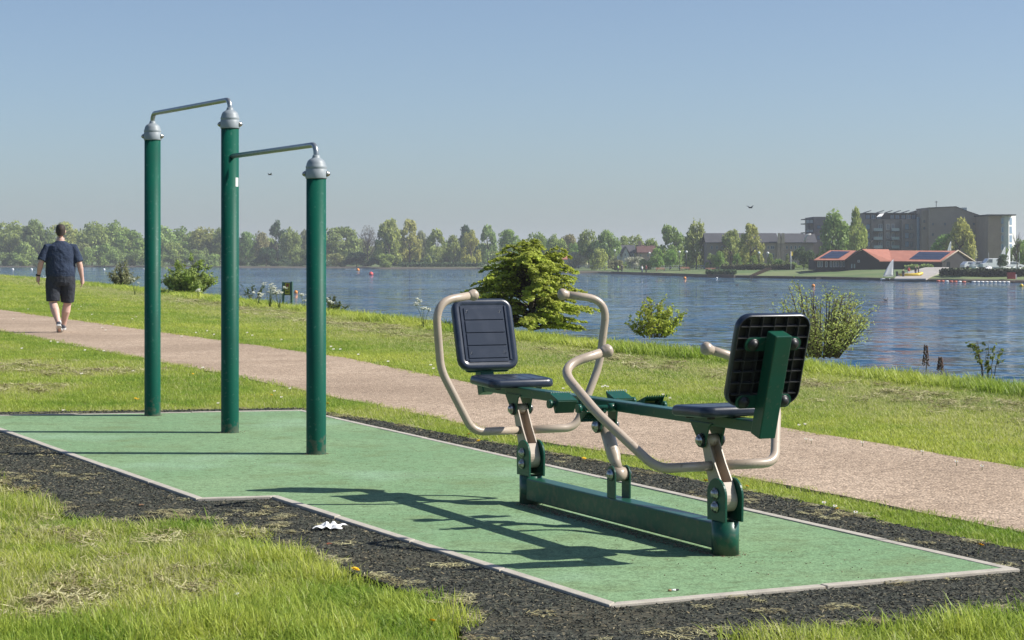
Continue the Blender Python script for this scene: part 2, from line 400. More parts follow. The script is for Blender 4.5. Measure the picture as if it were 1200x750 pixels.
# ------------------------------------------------------------------ water
def water_mat():
    m = bpy.data.materials.new('lake_water'); m.use_nodes = True; nt = m.node_tree; N = nt.nodes; L = nt.links; p = N['Principled BSDF']
    p.inputs['Base Color'].default_value = (.008, .058, .115, 1); p.inputs['Roughness'].default_value = .1; p.inputs['IOR'].default_value = 1.33
    tc = N.new('ShaderNodeTexCoord')
    def nz(scale, sx, rot, detail=3, rough=.55):
        mp = N.new('ShaderNodeMapping'); mp.inputs['Rotation'].default_value = (0, 0, R(rot)); mp.inputs['Scale'].default_value = (sx, 1, 1); L.new(tc.outputs['Object'], mp.inputs[0])
        n = N.new('ShaderNodeTexNoise'); n.inputs['Scale'].default_value = scale; n.inputs['Detail'].default_value = detail; n.inputs['Roughness'].default_value = rough; L.new(mp.outputs[0], n.inputs['Vector']); return n.outputs[0]
    def math_(op, a, b):
        x = N.new('ShaderNodeMath'); x.operation = op
        for i, q in enumerate((a, b)):
            if isinstance(q, (int, float)): x.inputs[i].default_value = q
            else: L.new(q, x.inputs[i])
        return x.outputs[0]
    def nv(scale, sx, rot, detail, amp):
        mp = N.new('ShaderNodeMapping'); mp.inputs['Rotation'].default_value = (0, 0, R(rot)); mp.inputs['Scale'].default_value = (sx, 1, 1); L.new(tc.outputs['Object'], mp.inputs[0])
        n = N.new('ShaderNodeTexNoise'); n.inputs['Scale'].default_value = scale; n.inputs['Detail'].default_value = detail; n.inputs['Roughness'].default_value = .6; L.new(mp.outputs[0], n.inputs['Vector'])
        a = N.new('ShaderNodeVectorMath'); a.operation = 'SUBTRACT'; a.inputs[1].default_value = (.5, .5, .5); L.new(n.outputs['Color'], a.inputs[0])
        b_ = N.new('ShaderNodeVectorMath'); b_.operation = 'MULTIPLY'; b_.inputs[1].default_value = (amp, amp, 0); L.new(a.outputs[0], b_.inputs[0]); return b_.outputs[0]
    def vadd(a, b):
        x = N.new('ShaderNodeVectorMath'); x.operation = 'ADD'; L.new(a, x.inputs[0])
        if isinstance(b, tuple): x.inputs[1].default_value = b
        else: L.new(b, x.inputs[1])
        return x.outputs[0]
    # wave slopes, used directly as the surface normal; gusts make some patches choppier
    gm = N.new('ShaderNodeMapRange'); gm.inputs[1].default_value = .36; gm.inputs[2].default_value = .62; gm.inputs[3].default_value = .35; gm.inputs[4].default_value = 1.15; L.new(nz(.10, .35, 8, 3, .6), gm.inputs[0])
    sl = vadd(vadd(nv(.75, .45, 10, 3, 1.7), nv(2.6, .55, -12, 3, 1.2)), nv(.2, .5, 4, 2, .35))
    sc_v = N.new('ShaderNodeVectorMath'); sc_v.operation = 'SCALE'; L.new(sl, sc_v.inputs[0]); L.new(gm.outputs[0], sc_v.inputs[3])
    nn = N.new('ShaderNodeVectorMath'); nn.operation = 'NORMALIZE'; L.new(vadd(sc_v.outputs[0], (0, 0, 1)), nn.inputs[0]); L.new(nn.outputs[0], p.inputs['Normal'])
    # wind lanes: calmer and rougher patches
    r = N.new('ShaderNodeMapRange'); r.inputs[1].default_value = .4; r.inputs[2].default_value = .62; r.inputs[3].default_value = .03; r.inputs[4].default_value = .10; L.new(nz(.012, .25, 3, 3), r.inputs[0]); L.new(r.outputs[0], p.inputs['Roughness'])
    return m
M['water'] = water_mat()
mb = MB(); mb.add([(-1800, -60, WATER), (1800, -60, WATER), (1800, 1500, WATER), (-1800, 1500, WATER)], [(0, 1, 2, 3)])
tag(mb.build('lake_water', M['water']), kind='structure')

# ------------------------------------------------------------------ far shore
SHORE = [(-2600, 640, 0), (-900, 780, 0), (-200, 796, 0), (0, 796, 0), (250, 796, 0), (275, 745, 0), (420, 745, 0), (440, 690, .3), (560, 690, .4), (600, 600, .6), (655, 517, 1), (700, 512, 1), (740, 475, 1), (830, 414, 1.3), (900, 398, 1.6), (1000, 372, 2), (1060, 350, 2), (1100, 345, 2.1), (1130, 334, 2.2), (1200, 330, 2.2), (1500, 300, 2.2), (3200, 230, 2)]
_spx = [s[0] for s in SHORE]
def shore_d(px): return float(np.interp(px, _spx, [s[1] for s in SHORE]))
def shore_k(px): return float(np.interp(px, _spx, [s[2] for s in SHORE]))
def far_z(px, d):
    sd_ = shore_d(px); k = shore_k(px); t = d-sd_
    lip = -2.9+.12*k; mid = -2.72+.60*k if k > 1.2 else -2.72+.25*k+ (max(0, k-1)*1.0); back = mid+.5+.1*k
    return float(np.interp(t, [-8, -.5, 0, 1.2, 26, 170, 2500], [-5, -3.35, lip-.2, lip, mid, back, back+1.0]))
def far_land():
    pxs = list(range(-2600, -200, 120))+list(range(-200, 1400, 8))+list(range(1400, 3201, 120))
    ts = [-8, -.5, 0, 1.2, 5, 10, 18, 26, 50, 90, 170, 400, 1000, 2500]
    V = []
    for px in pxs:
        for t in ts:
            wv = 1.2*math.sin(px*.11)+.8*math.sin(px*.37+1) if t < 20 else 0
            d = shore_d(px)+t+wv*(.8 if t > -5 else 0); z = far_z(px, shore_d(px)+t); V.append((SX(px, d), d, z))
    n = len(ts); Fc = [(i*n+j, i*n+j+1, (i+1)*n+j+1, (i+1)*n+j)[::-1] for i in range(len(pxs)-1) for j in range(n-1)]
    m = bpy.data.materials.new('far_bank'); m.use_nodes = True; N = m.node_tree.nodes; L = m.node_tree.links; p = N['Principled BSDF']; p.inputs['Roughness'].default_value = .95
    g = N.new('ShaderNodeNewGeometry'); sp = N.new('ShaderNodeSeparateXYZ'); L.new(g.outputs['Position'], sp.inputs[0])
    n1 = N.new('ShaderNodeTexNoise'); n1.inputs['Scale'].default_value = .12; n1.inputs['Detail'].default_value = 5; L.new(g.outputs['Position'], n1.inputs['Vector'])
    ad = N.new('ShaderNodeMath'); ad.operation = 'MULTIPLY_ADD'; ad.inputs[1].default_value = .5; L.new(n1.outputs[0], ad.inputs[0]); L.new(sp.outputs[2], ad.inputs[2])
    r = N.new('ShaderNodeMapRange'); r.inputs[1].default_value = -2.52; r.inputs[2].default_value = -2.38; L.new(ad.outputs[0], r.inputs[0])
    gr = N.new('ShaderNodeMix'); gr.data_type = 'RGBA'; gr.inputs[6].default_value = (.085, .14, .035, 1); gr.inputs[7].default_value = (.15, .185, .065, 1)
    r2 = N.new('ShaderNodeMapRange'); r2.inputs[1].default_value = .42; r2.inputs[2].default_value = .6; n2 = N.new('ShaderNodeTexNoise'); n2.inputs['Scale'].default_value = .05; n2.inputs['Detail'].default_value = 4; L.new(g.outputs['Position'], n2.inputs['Vector']); L.new(n2.outputs[0], r2.inputs[0]); L.new(r2.outputs[0], gr.inputs[0])
    mx = N.new('ShaderNodeMix'); mx.data_type = 'RGBA'; mx.inputs[6].default_value = (.075, .062, .045, 1); L.new(r.outputs[0], mx.inputs[0]); L.new(gr.outputs[2], mx.inputs[7]); L.new(mx.outputs[2], p.inputs['Base Color'])
    o = mesh_np('far_shore', V, Fc, m, smooth=True); o['kind'] = 'structure'
far_land()
# ------------------------------------------------------------------ pull-up station
def arc_path(pts, rad, n=7):
    """polyline with rounded corners"""
    P = [Vector(p) for p in pts]; out = [P[0]]
    for i in range(1, len(P)-1):
        a = (P[i-1]-P[i]); b = (P[i+1]-P[i]); r = rad[i-1] if isinstance(rad, (list, tuple)) else rad
        ang = a.angle(b); t = min(r/math.tan(ang/2), a.length*.48, b.length*.48)
        p0 = P[i]+a.normalized()*t; p1 = P[i]+b.normalized()*t
        for k in range(n+1):
            u = k/n; out.append(p0*(1-u)**2+P[i]*2*u*(1-u)+p1*u*u)
    out.append(P[-1]); return out
PZ = .002
posts = [(-2.925, 15.97, 2.25), (-2.075, 14.44, 2.245), (-1.285, 12.88, 1.815)]
pull = thing('pull_up_bars', 'tall green outdoor pull-up bars of three posts with grey caps on the green pad', 'pull-up bars', (-2.075, 14.44, PZ))
for k, (x, y, zt) in enumerate(posts):
    lx, ly = x+2.075, y-14.44; zt -= PZ
    mb = MB(); mb.lathe([(.067, 0), (.0655, .004), (.065, .02), (.065, zt)], 32, (lx, ly, 0)); po = mb.build('post', M['green'], pull)
    po['label'] = ['tall post farthest along the pad', 'tall middle post with a white sticker', 'short front post'][k]
    c = MB(); c.lathe([(.0695, zt-.008), (.0708, zt-.002), (.0700, zt+.052), (.0665, zt+.056), (.0690, zt+.060), (.0690, zt+.072), (.0655, zt+.078), (.062, zt+.094), (.054, zt+.110), (.042, zt+.120), (.031, zt+.126), (.026, zt+.131), (.0245, zt+.142), (.021, zt+.147)], 32, (lx, ly, 0))
    cap = c.build('post_cap', M['grey'], pull)
    for sgn in (-1, 1):
        b = MB(); dx, dy = 1.0*sgn, -.05*sgn
        c0 = Vector((lx+dx*.069, ly+dy*.069, zt+.024)); dv = Vector((dx, dy, 0)).normalized()
        b.tube([c0, c0+dv*.010, c0+dv*.0101, c0+dv*.018, c0+dv*.024], [.019, .019, .016, .013, .004], 14); b.build('cap_bolt', M['bolt'], cap)
# white sticker on the middle post, on its right-hand side
a0 = R(-30); st = MB(); rs = []
for j in range(5):
    a = a0+R(-14)*0+R(j*6.5-13)
    rs.append([(.0662*math.cos(a), .0662*math.sin(a), 1.81-PZ), (.0662*math.cos(a), .0662*math.sin(a), 1.875-PZ)])
st.add([p for r in rs for p in r], [(2*j, 2*j+2, 2*j+3, 2*j+1) for j in range(4)], True); st.build('sticker', M['white'], pull)
def lp(k, z, f=0): return Vector((posts[k][0]+2.075, posts[k][1]-14.44, z-PZ))
b1 = arc_path([lp(0, 2.26), lp(0, 2.458), lp(1, 2.452), lp(1, 2.26)], .072)
MB().tube(b1, .0185, 14).build('grip_bar', M['bar'], pull)['label'] = 'upper bar between the two tall posts'
d21 = (lp(1, 2.03)-lp(2, 2.03)).normalized()
b2 = arc_path([lp(2, 1.84), lp(2, 2.032), lp(1, 2.032)-d21*.06], .072)
MB().tube(b2, .0185, 14).build('grip_bar', M['bar'], pull)['label'] = 'lower bar running into the side of the middle post'

# ------------------------------------------------------------------ double rowing machine
# local axes: +x along the base beam towards the nearer seat, +y across it, z up; origin at the nearer base post
TH = math.atan2(-.905, .424)
row = thing('rowing_machine', 'green and beige double seated outdoor rowing machine with navy seats on the green pad', 'rowing machine', (.928, 8.54, PZ), TH)
LEN = 1.954; LEAN = R(27); PIV = .24-PZ; LNK = .28
def rot_uz(u, z, ang):   # lean towards -x
    return (u*math.cos(ang)-z*math.sin(ang), u*math.sin(ang)+z*math.cos(ang))
mb = MB(); mb.box(-LEN+.02, -.02, -.045, .045, .024, .137)
beam = mb.build('base_beam', M['green2'], row, bevel=.006)
# drift of grit and dead leaves along the beam comes later
def dome_bolt(parent, c, axis, r, h, m=M['bolt'], name='bolt'):
    c = Vector(c); a = Vector(axis).normalized()
    return MB().tube([c, c+a*h*.25, c+a*h*.26, c+a*h*.7, c+a*h*.95, c+a*h], [r*1.25, r*1.25, r, r*.86, r*.45, r*.05], 16).build(name, m, parent)
def d_outline(wd, zb, zc, r, n=18):
    pts = [(-wd, zb), (wd, zb)]
    for k in range(n+1):
        a = PI*k/n; pts.append((r*math.cos(a), zc+r*math.sin(a)))
    return pts
for ux in (0, -LEN):
    e = MB(); e.lathe([(.060, 0), (.060, .146), (.056, .1465)], 32, (ux, 0, 0)); po = e.build('base_post', M['green2'], row)
    for s in (-1, 1):
        pl = MB(); pl.prism([(ux+a, b) for a, b in d_outline(.074, .1475, PIV+.018, .077)], s*.036 if s > 0 else -.047, .047 if s > 0 else -.036, 'y')
        pl.build('side_plate', M['green2'], po, bevel=.0015)
        for dz in (.028, -.030): dome_bolt(po, (ux-.002, s*.0475, PIV+dz), (0, s, 0), .021, .022)
    MB().box(ux-.072, ux-.066, -.0355, .0355, .148, .27).build('stop_plate', M['green2'], po)

def uv_link(ux, b, a):   # point in a link's frame (b across, a along) -> local u,z
    du, dz = rot_uz(b, a, LEAN); return ux+du, PIV+dz
for ux in (0, -LEN):
    arm = MB()
    # two side flanges
    ol = []
    for k in range(13):
        a = -PI+PI*k/12*1.0; ol.append((.052*math.cos(a), .052*math.sin(a)))   # round bottom
    ol = [(-.052, .02)]+[(.052*math.cos(-PI+PI*k/12), .052*math.sin(-PI+PI*k/12)) for k in range(13)]+[(.052, .045), (.034, .16), (.026, LNK)]+[(.026*math.cos(PI*k/8), LNK+.026*math.sin(PI*k/8)) for k in range(9)][1:]+[(-.040, .17), (-.052, .09)]
    for s in (-1, 1):
        y0, y1 = (.0245, .0305) if s > 0 else (-.0305, -.0245)
        arm.prism([uv_link(ux, b, a) for b, a in ol], y0, y1, 'y')
    # rounded closed face at the foot and web behind
    foot = [(-.052, .02)]+[(.052*math.cos(-PI+PI*k/12), .052*math.sin(-PI+PI*k/12)) for k in range(13)]+[(.052, .05), (.049, .062), (.045, .062)]+[(.045*math.cos(-PI*k/12), .045*math.sin(-PI*k/12)) for k in range(13)]+[(-.045, .02)]
    o_ = [uv_link(ux, b*1.001, a) for b, a in foot]
    n = len(foot); mbv = [(p[0], -.0246, p[1]) for p in o_]+[(p[0], .0246, p[1]) for p in o_]
    arm.add(mbv, [(i, (i+1) % n, n+(i+1) % n, n+i) for i in range(n)])
    web = [(-.050, .02), (-.044, .02), (-.034, .165), (-.022, LNK-.005), (-.028, LNK-.005), (-.040, .165)]
    arm.prism([uv_link(ux, b, a) for b, a in web], -.0244, .0244, 'y')
    tp = uv_link(ux, 0, LNK)
    arm.lathe([(.027, -.0335), (.027, .0335)], 20, (tp[0], 0, tp[1]), 'y')
    ar = arm.build('rocker_arm', M['beige'], row)
    # handlebars, one each side, fixed to the arm
    sg = -1 if ux == 0 else 1      # the nearer user's handles lean away from the nearer seat
    def hp(rel, w_, neutral_ang):
        ang = R(neutral_ang)*(-sg)   # angle towards -x in neutral
        tot = ang+LEAN
        return (ux-rel*math.sin(tot), w_, PIV+rel*math.cos(tot))
    for s in (-1, 1):
        p_in = hp(.158, .030*s, 0); p_out = hp(.158, .30*s, 0)
        Mid = hp(.483, .465*s, 13.2); Top = hp(.828, .505*s, 20.6); Kn = hp(.868, .262*s, 16.8)
        path = arc_path([p_in, p_out, Mid, Top, Kn], [.11, .30, .145], 10)
        hb = MB().tube(path, .0212, 14).build('handlebar', M['beige'], row)
        hb['label'] = ('nearer' if ux == 0 else 'farther')+' seat, '+('lake side' if s > 0 else 'grass side')+' handlebar'
        kd = (Vector(Kn)-Vector(Top)).normalized(); kc = Vector(Kn)
        MB().tube([kc-kd*.035, kc-kd*.022, kc-kd*.012, kc, kc+kd*.011, kc+kd*.021, kc+kd*.027], [.0215, .0235, .029, .0315, .030, .021, .005], 16).build('handle_knob', M['beige'], hb)
# seat beam joining both seats
BU = -LNK*math.sin(LEAN); TZ = PIV+LNK*math.cos(LEAN)     # top pivot of the nearer arm
SB0, SB1 = .557-PZ, .606-PZ
mb = MB(); mb.box(-LEN+BU-.415, BU+.415, -.036, .036, SB0, SB1)
sbeam = mb.build('seat_beam', M['green2'], row, bevel=.005)
for ux in (0, -LEN):
    cx = ux+BU
    lug = []
    for k in range(9): a = -PI+PI*k/8; lug.append((cx+.034*math.cos(a), TZ+.034*math.sin(a)))
    lug = [(cx-.105, SB0+.012), (cx-.085, SB0-.012)]+lug+[(cx+.06, SB0-.006), (cx+.085, SB0+.012)]
    for s in (-1, 1):
        pl = MB(); pl.prism(lug, .0365 if s > 0 else -.0445, .0445 if s > 0 else -.0365, 'y'); l = pl.build('pivot_bracket', M['green2'], row, bevel=.0015)
        b = MB(); b.tube([(cx, s*.0445, TZ), (cx, s*.054, TZ)], .031, 18).build('washer', M['black'], l); dome_bolt(l, (cx, s*.054, TZ), (0, s, 0), .021, .018)
# seats
def rrect(hw, hh, r, n=6):
    out = []
    for cx_, cy_, a0 in ((hw-r, hh-r, 0), (-hw+r, hh-r, 90), (-hw+r, -hh+r, 180), (hw-r, -hh+r, 270)):
        for k in range(n+1):
            a = R(a0+90*k/n); out.append((cx_+r*math.cos(a), cy_+r*math.sin(a)))
    return out
def pad_shell(mbx, hw, hh, r, prof):
    """stack of rounded-rect rings: prof = [(inset, height)]"""
    rs = [[(x, y, h) for x, y in rrect(hw-i, hh-i, max(r-i, .012))] for i, h in prof]
    mbx.rings(rs, True, True)
for ux, sg in ((0, 1), (-LEN, -1)):
    cx = ux+BU+sg*.115
    sgp = row
    s_ = MB(); s_.M = Matrix.Translation((cx, 0, .607-PZ)) @ Matrix.Rotation(R(-2*sg), 4, 'Y')
    pad_shell(s_, .162, .19, .055, [(.012, 0), (.002, .006), (0, .016), (.001, .028), (.006, .041), (.018, .046), (.022, .0455), (.030, .0415)])
    seat = s_.build('seat', M['plastic'], row)
    for k in range(4):
        g = MB(); g.M = s_.M; y0 = -.150+k*.0765; g.prism([(x, y) for x, y in [(-.118, y0), (.118, y0), (.118, y0+.0705), (-.118, y0+.0705)]], .041, .0445, 'z'); g.build('tread_strip', M['plastic'], seat, bevel=.0015)
    for sx_ in (-.09, .09):
        for sy_ in (-.12, .12):
            q = MB(); q.M = s_.M; q.lathe([(.014, -.012), (.018, -.010), (.018, 0)], 14, (sx_, sy_, 0)); q.build('rubber_foot', M['black'], seat)
    # backrest post
    T = R(16.9)*sg
    base = Vector((ux+BU+sg*.435, 0, .562-PZ))
    pm = Matrix.Translation(base) @ Matrix.Rotation(T, 4, 'Y')
    p = MB(); p.M = pm; p.box(-.036, .036, -.040, .040, -.02, .435); bp = p.build('backrest_post', M['green2'], row, bevel=.004)
    # panel frame: local z up, its plane facing -sg*x
    off = -sg*(.036+.007)
    for zz in (.120, .375):
        br = MB(); br.M = pm; out = []
        for a, b in rrect(.136, .029, .026): out.append((a, b+zz))
        br.prism(out, min(off, off+sg*.0065), max(off, off+sg*.0065), 'x')
        q = br.build('cross_bracket', M['green2'], bp, bevel=.001)
    if True:
        pan = MB(); PMx = pm @ Matrix.Translation((off-sg*.001, 0, .300)) @ Matrix.Rotation(R(-90)*sg, 4, 'Y') @ Matrix.Rotation(0 if sg > 0 else PI, 4, 'Z')
        # in this frame: x = along panel height, y across, z = thickness towards the sitter
        pan.M = PMx
        HW, HH, RR = .202, .180, .062
        # outer skin: rim and front, open at the back
        prof = [(.006, .000), (.001, .004), (0, .012), (0, .026), (.004, .035), (.012, .039), (.024, .040), (.034, .037), (.040, .034)]
        rs = [[(x, y, h) for x, y in rrect(HW-i, HH-i, max(RR-i, .012))] for i, h in prof]
        pan.rings(rs, True, False); o_ = len(pan.v)-len(rs[0]); pan.f.append(list(range(o_, o_+len(rs[0])))); pan.s.append(False); pan.m.append(0)
        # inner skin
        inn = [[(x, y, h) for x, y in rrect(HW-i, HH-i, max(RR-i, .012))] for i, h in [(.006, .0), (.010, .001), (.010, .026)]]
        pan.mi = 1; pan.rings(inn, False, False); o_ = len(pan.v)-len(inn[0]); pan.f.append(list(range(o_, o_+len(inn[0])))); pan.s.append(False); pan.m.append(1); pan.mi = 0
        bk = pan.build('backrest', [M['plastic'], M['black']], row)
        # raised strips on the face
        for k in range(4):
            g = MB(); g.M = PMx; x0 = -.138+k*.0725; g.box(x0, x0+.0675, -.118, .118, .0335, .0385); g.build('face_strip', M['plastic'], bk, bevel=.0018)
        gcap = MB(); gcap.M = PMx
        for sy_ in (-1, 1): gcap.box(-.150, .158, sy_*.134-.006, sy_*.134+.006, .0335, .0395)
        gcap.box(-.160, -.145, -.118, .118, .0335, .038); gcap.build('face_ridge', M['plastic'], bk, bevel=.0015)
        for sx_ in (-.11, .125):
            for sy_ in (-.10, .10):
                q = MB(); q.M = PMx; q.lathe([(.008, .038), (.008, .0395), (.005, .0397), (.005, .0388)], 12, (sx_, sy_, 0)); q.build('screw', M['bolt'] if sg > 0 else M['plastic'], bk)
        # grid of stiffening ribs on the back
        rb = MB(); rb.M = PMx
        for yy in (-.12, -.06, 0, .06, .12): 
            ex = .193 if abs(yy) < .119 else .180; rb.box(-ex, ex, yy-.0013, yy+.0013, .001, .026)
        for xx in (-.15, -.10, -.05, 0, .05, .10, .15):
            ex = .170 if abs(xx) < .149 else .160; rb.box(xx-.0013, xx+.0013, -ex, ex, .0006, .026)
        ro = rb.build('stiffening_ribs', mat('rib_edge_plastic', (.035, .036, .038), .5), bk)
        for zz in (.120, .375):
            for sy_ in (-.098, .098):
                c0 = pm @ Vector((off+sg*.007, sy_, zz)); ax = (pm.to_3x3() @ Vector((sg, 0, 0)))
                dome_bolt(bp, c0, ax, .021, .020, M['black'], 'dome_nut')
# foot rests
MU = -LEN/2+BU
for s in (-1, 1):
    cu = MU+s*.155
    t = MB(); t.tube([(cu, -.235, .577-PZ), (cu, .235, .577-PZ)], .0135, 14); ct = t.build('cross_tube', M['green2'], row)
    for sy_ in (-1, 1):
        q = MB(); q.tube([(cu, sy_*.038, .577-PZ), (cu, sy_*.075, .577-PZ)], .020, 14); q.build('collar', M['green2'], ct)
        q = MB(); q.tube([(cu, sy_*.222, .577-PZ), (cu, sy_*.240, .577-PZ)], .021, 14); q.build('end_cap', M['green2'], ct)
        tilt = R(0)
        low = s > 0 and sy_ < 0
        pd = MB(); pd.M = Matrix.Translation((cu, sy_*.155, .577-PZ)) @ Matrix.Rotation(tilt, 4, 'Y')
        y0, y1 = -.052, .052
        k = -s   # mirror
        prof = [(k*-.050, .046), (k*.042, .016), (k*.004, -.044)] if not low else [(.040, -.018), (-.040, -.024), (-.026, -.066)]
        def strip(a, b, th):
            a = Vector(a); b = Vector(b); d = (b-a).normalized(); nn = Vector((-d.y, d.x))*th
            return [tuple(a), tuple(b), tuple(b+nn), tuple(a+nn)]
        pd.prism(strip(prof[0], prof[1], .004*k), y0, y1, 'y'); pd.prism(strip(prof[1], prof[2], .004*k), y0+.001, y1-.001, 'y')
        # end cheeks
        for yy in (y0, y1-.004): pd.prism([prof[0], prof[1], prof[2], (k*-.02, -.004)], yy+.0005, yy+.0035, 'y')
        po = pd.build('foot_rest', M['green2'], row, bevel=.0008)
        tth = MB(); tth.M = pd.M
        for j in range(9):
            yy = y0+.006+j*.0132
            a, b = Vector(prof[0]), Vector(prof[1])
            tth.prism([tuple(a), tuple(a+Vector((k*.006, -.002))), tuple(a+Vector((k*-.002, .010)))], yy, yy+.006, 'y')
            b, c = Vector(prof[1]), Vector(prof[2])
            for q_ in (.15, .38, .62, .88):
                p0 = b.lerp(c, q_); d = (c-b).normalized(); nn = Vector((-d.y, d.x))*(-k)
                tth.prism([tuple(p0), tuple(p0+d*.006), tuple(p0+d*.003+nn*.005)], yy, yy+.008, 'y')
        tag(tth.build('grip_teeth', M['green2'], po), kind='stuff')
# middle link
MBu = -LEN/2
mbk = MB()
for s in (-1, 1):
    mbk.prism([(MBu+a, b) for a, b in [(-.040, .1375), (.040, .1375)]+[(.040*math.cos(PI*k/10), PIV+.015+.040*math.sin(PI*k/10)) for k in range(11)]], .036 if s > 0 else -.044, .044 if s > 0 else -.036, 'y')
lb = mbk.build('link_bracket', M['green2'], row, bevel=.001)
PV2 = PIV+.012
for s in (-1, 1): dome_bolt(lb, (MBu, s*.044, PV2), (0, s, 0), .023, .022)
ml = MB(); tpu, tpz = MBu-.14, PV2+.222
ml.lathe([(.034, -.034), (.034, .034)], 24, (MBu, 0, PV2), 'y'); ml.tube([(MBu-.008, 0, PV2+.02), (MBu-.035, 0, PV2+.058), (MBu-.05, 0, PV2+.08), (tpu, 0, tpz)], [.024, .026, .033, .033], 20)
ml.lathe([(.030, -.035), (.030, .035)], 20, (tpu, 0, tpz), 'y')
ml.build('middle_link', M['beige'], row)
for s in (-1, 1):
    q = MB(); q.prism([(tpu-.05, SB0-.0005), (tpu-.034, tpz)]+[(tpu+.034*math.cos(-PI+PI*k/8), tpz+.034*math.sin(-PI+PI*k/8)) for k in range(1, 9)]+[(tpu+.05, SB0-.0005)], .0365 if s > 0 else -.0445, .0445 if s > 0 else -.0365, 'y')
    l = q.build('pivot_bracket', M['green2'], row, bevel=.001)
    MB().tube([(tpu, s*.0445, tpz), (tpu, s*.052, tpz)], .034, 18).build('washer', M['black'], l); dome_bolt(l, (tpu, s*.052, tpz), (0, s, 0), .024, .020)
# ------------------------------------------------------------------ people
def ell(c, rx, ry, rzrot=0, tx=0, n=20, sup=2.0):
    out = []
    for j in range(n):
        a = 2*PI*j/n; ca, sa = math.cos(a), math.sin(a)
        x = rx*abs(ca)**(2/sup)*(1 if ca >= 0 else -1); y = ry*abs(sa)**(2/sup)*(1 if sa >= 0 else -1)
        out.append((c[0]+x, c[1]+y, c[2]))
    return out
def limb(mb, pts, rad, n=14): mb.tube(pts, rad, n)
def remesh(o, vox, sm=4):
    r = o.modifiers.new('remesh', 'REMESH'); r.mode = 'VOXEL'; r.voxel_size = vox; r.use_smooth_shade = True
    s = o.modifiers.new('smooth', 'SMOOTH'); s.iterations = sm; s.factor = .5
M['skin'] = mat('skin', (.56, .36, .29), .55, noise=[(7, (.62, .41, .34), .4, .7), (40, (.52, .31, .24), .55, .75)])
M['skin'].node_tree.nodes['Principled BSDF'].inputs['Subsurface Weight'].default_value = .05
def cloth(name, c, c2): return mat(name, c, .9, noise=[(5, c2, .4, .7)], bump=(9, .8, .05))
M['tee'] = cloth('navy_cotton', (.014, .026, .056), (.020, .036, .072)); M['shorts'] = cloth('dark_shorts_cloth', (.020, .024, .034), (.030, .036, .046))
M['hair'] = mat('dark_hair', (.022, .014, .010), .7, noise=[(30, (.04, .026, .018), .4, .7)], bump=(120, .5, .004))
M['sole'] = mat('shoe_sole', (.55, .55, .53), .7)
M['shoe'] = mat('shoe_upper', (.05, .055, .07), .7)
def hand(mb, wr, s, fwd, curl=.6):
    """relaxed hand hanging below the wrist; s = side (+1 right); palm faces the thigh"""
    wr = Vector(wr); dn = Vector((0.02*s, .15, -1)).normalized(); fw = Vector(fwd).normalized(); inn = Vector((-s, 0, 0))
    mb.tube([wr+dn*-.02, wr+dn*.03, wr+dn*.06, wr+dn*.095], [.030, .034, .036, .030], 12)
    for k, (o, l) in enumerate(((-.030, .072), (-.010, .080), (.011, .076), (.030, .060))):
        a = wr+dn*.085+fw*(-o); b = a+dn*l*.45+inn*.006; c = b+(dn*.8+inn*curl)*l*.33; d = c+(dn*.5+inn*.9)*l*.28
        mb.tube([a-dn*.02, a, b, c, d], [.0105, .0105, .0098, .009, .0075], 8)
    a = wr+dn*.03+fw*.022; mb.tube([a, a+fw*.022+dn*.022, a+fw*.028+dn*.048, a+fw*.024+dn*.068], [.014, .0125, .011, .009], 8)
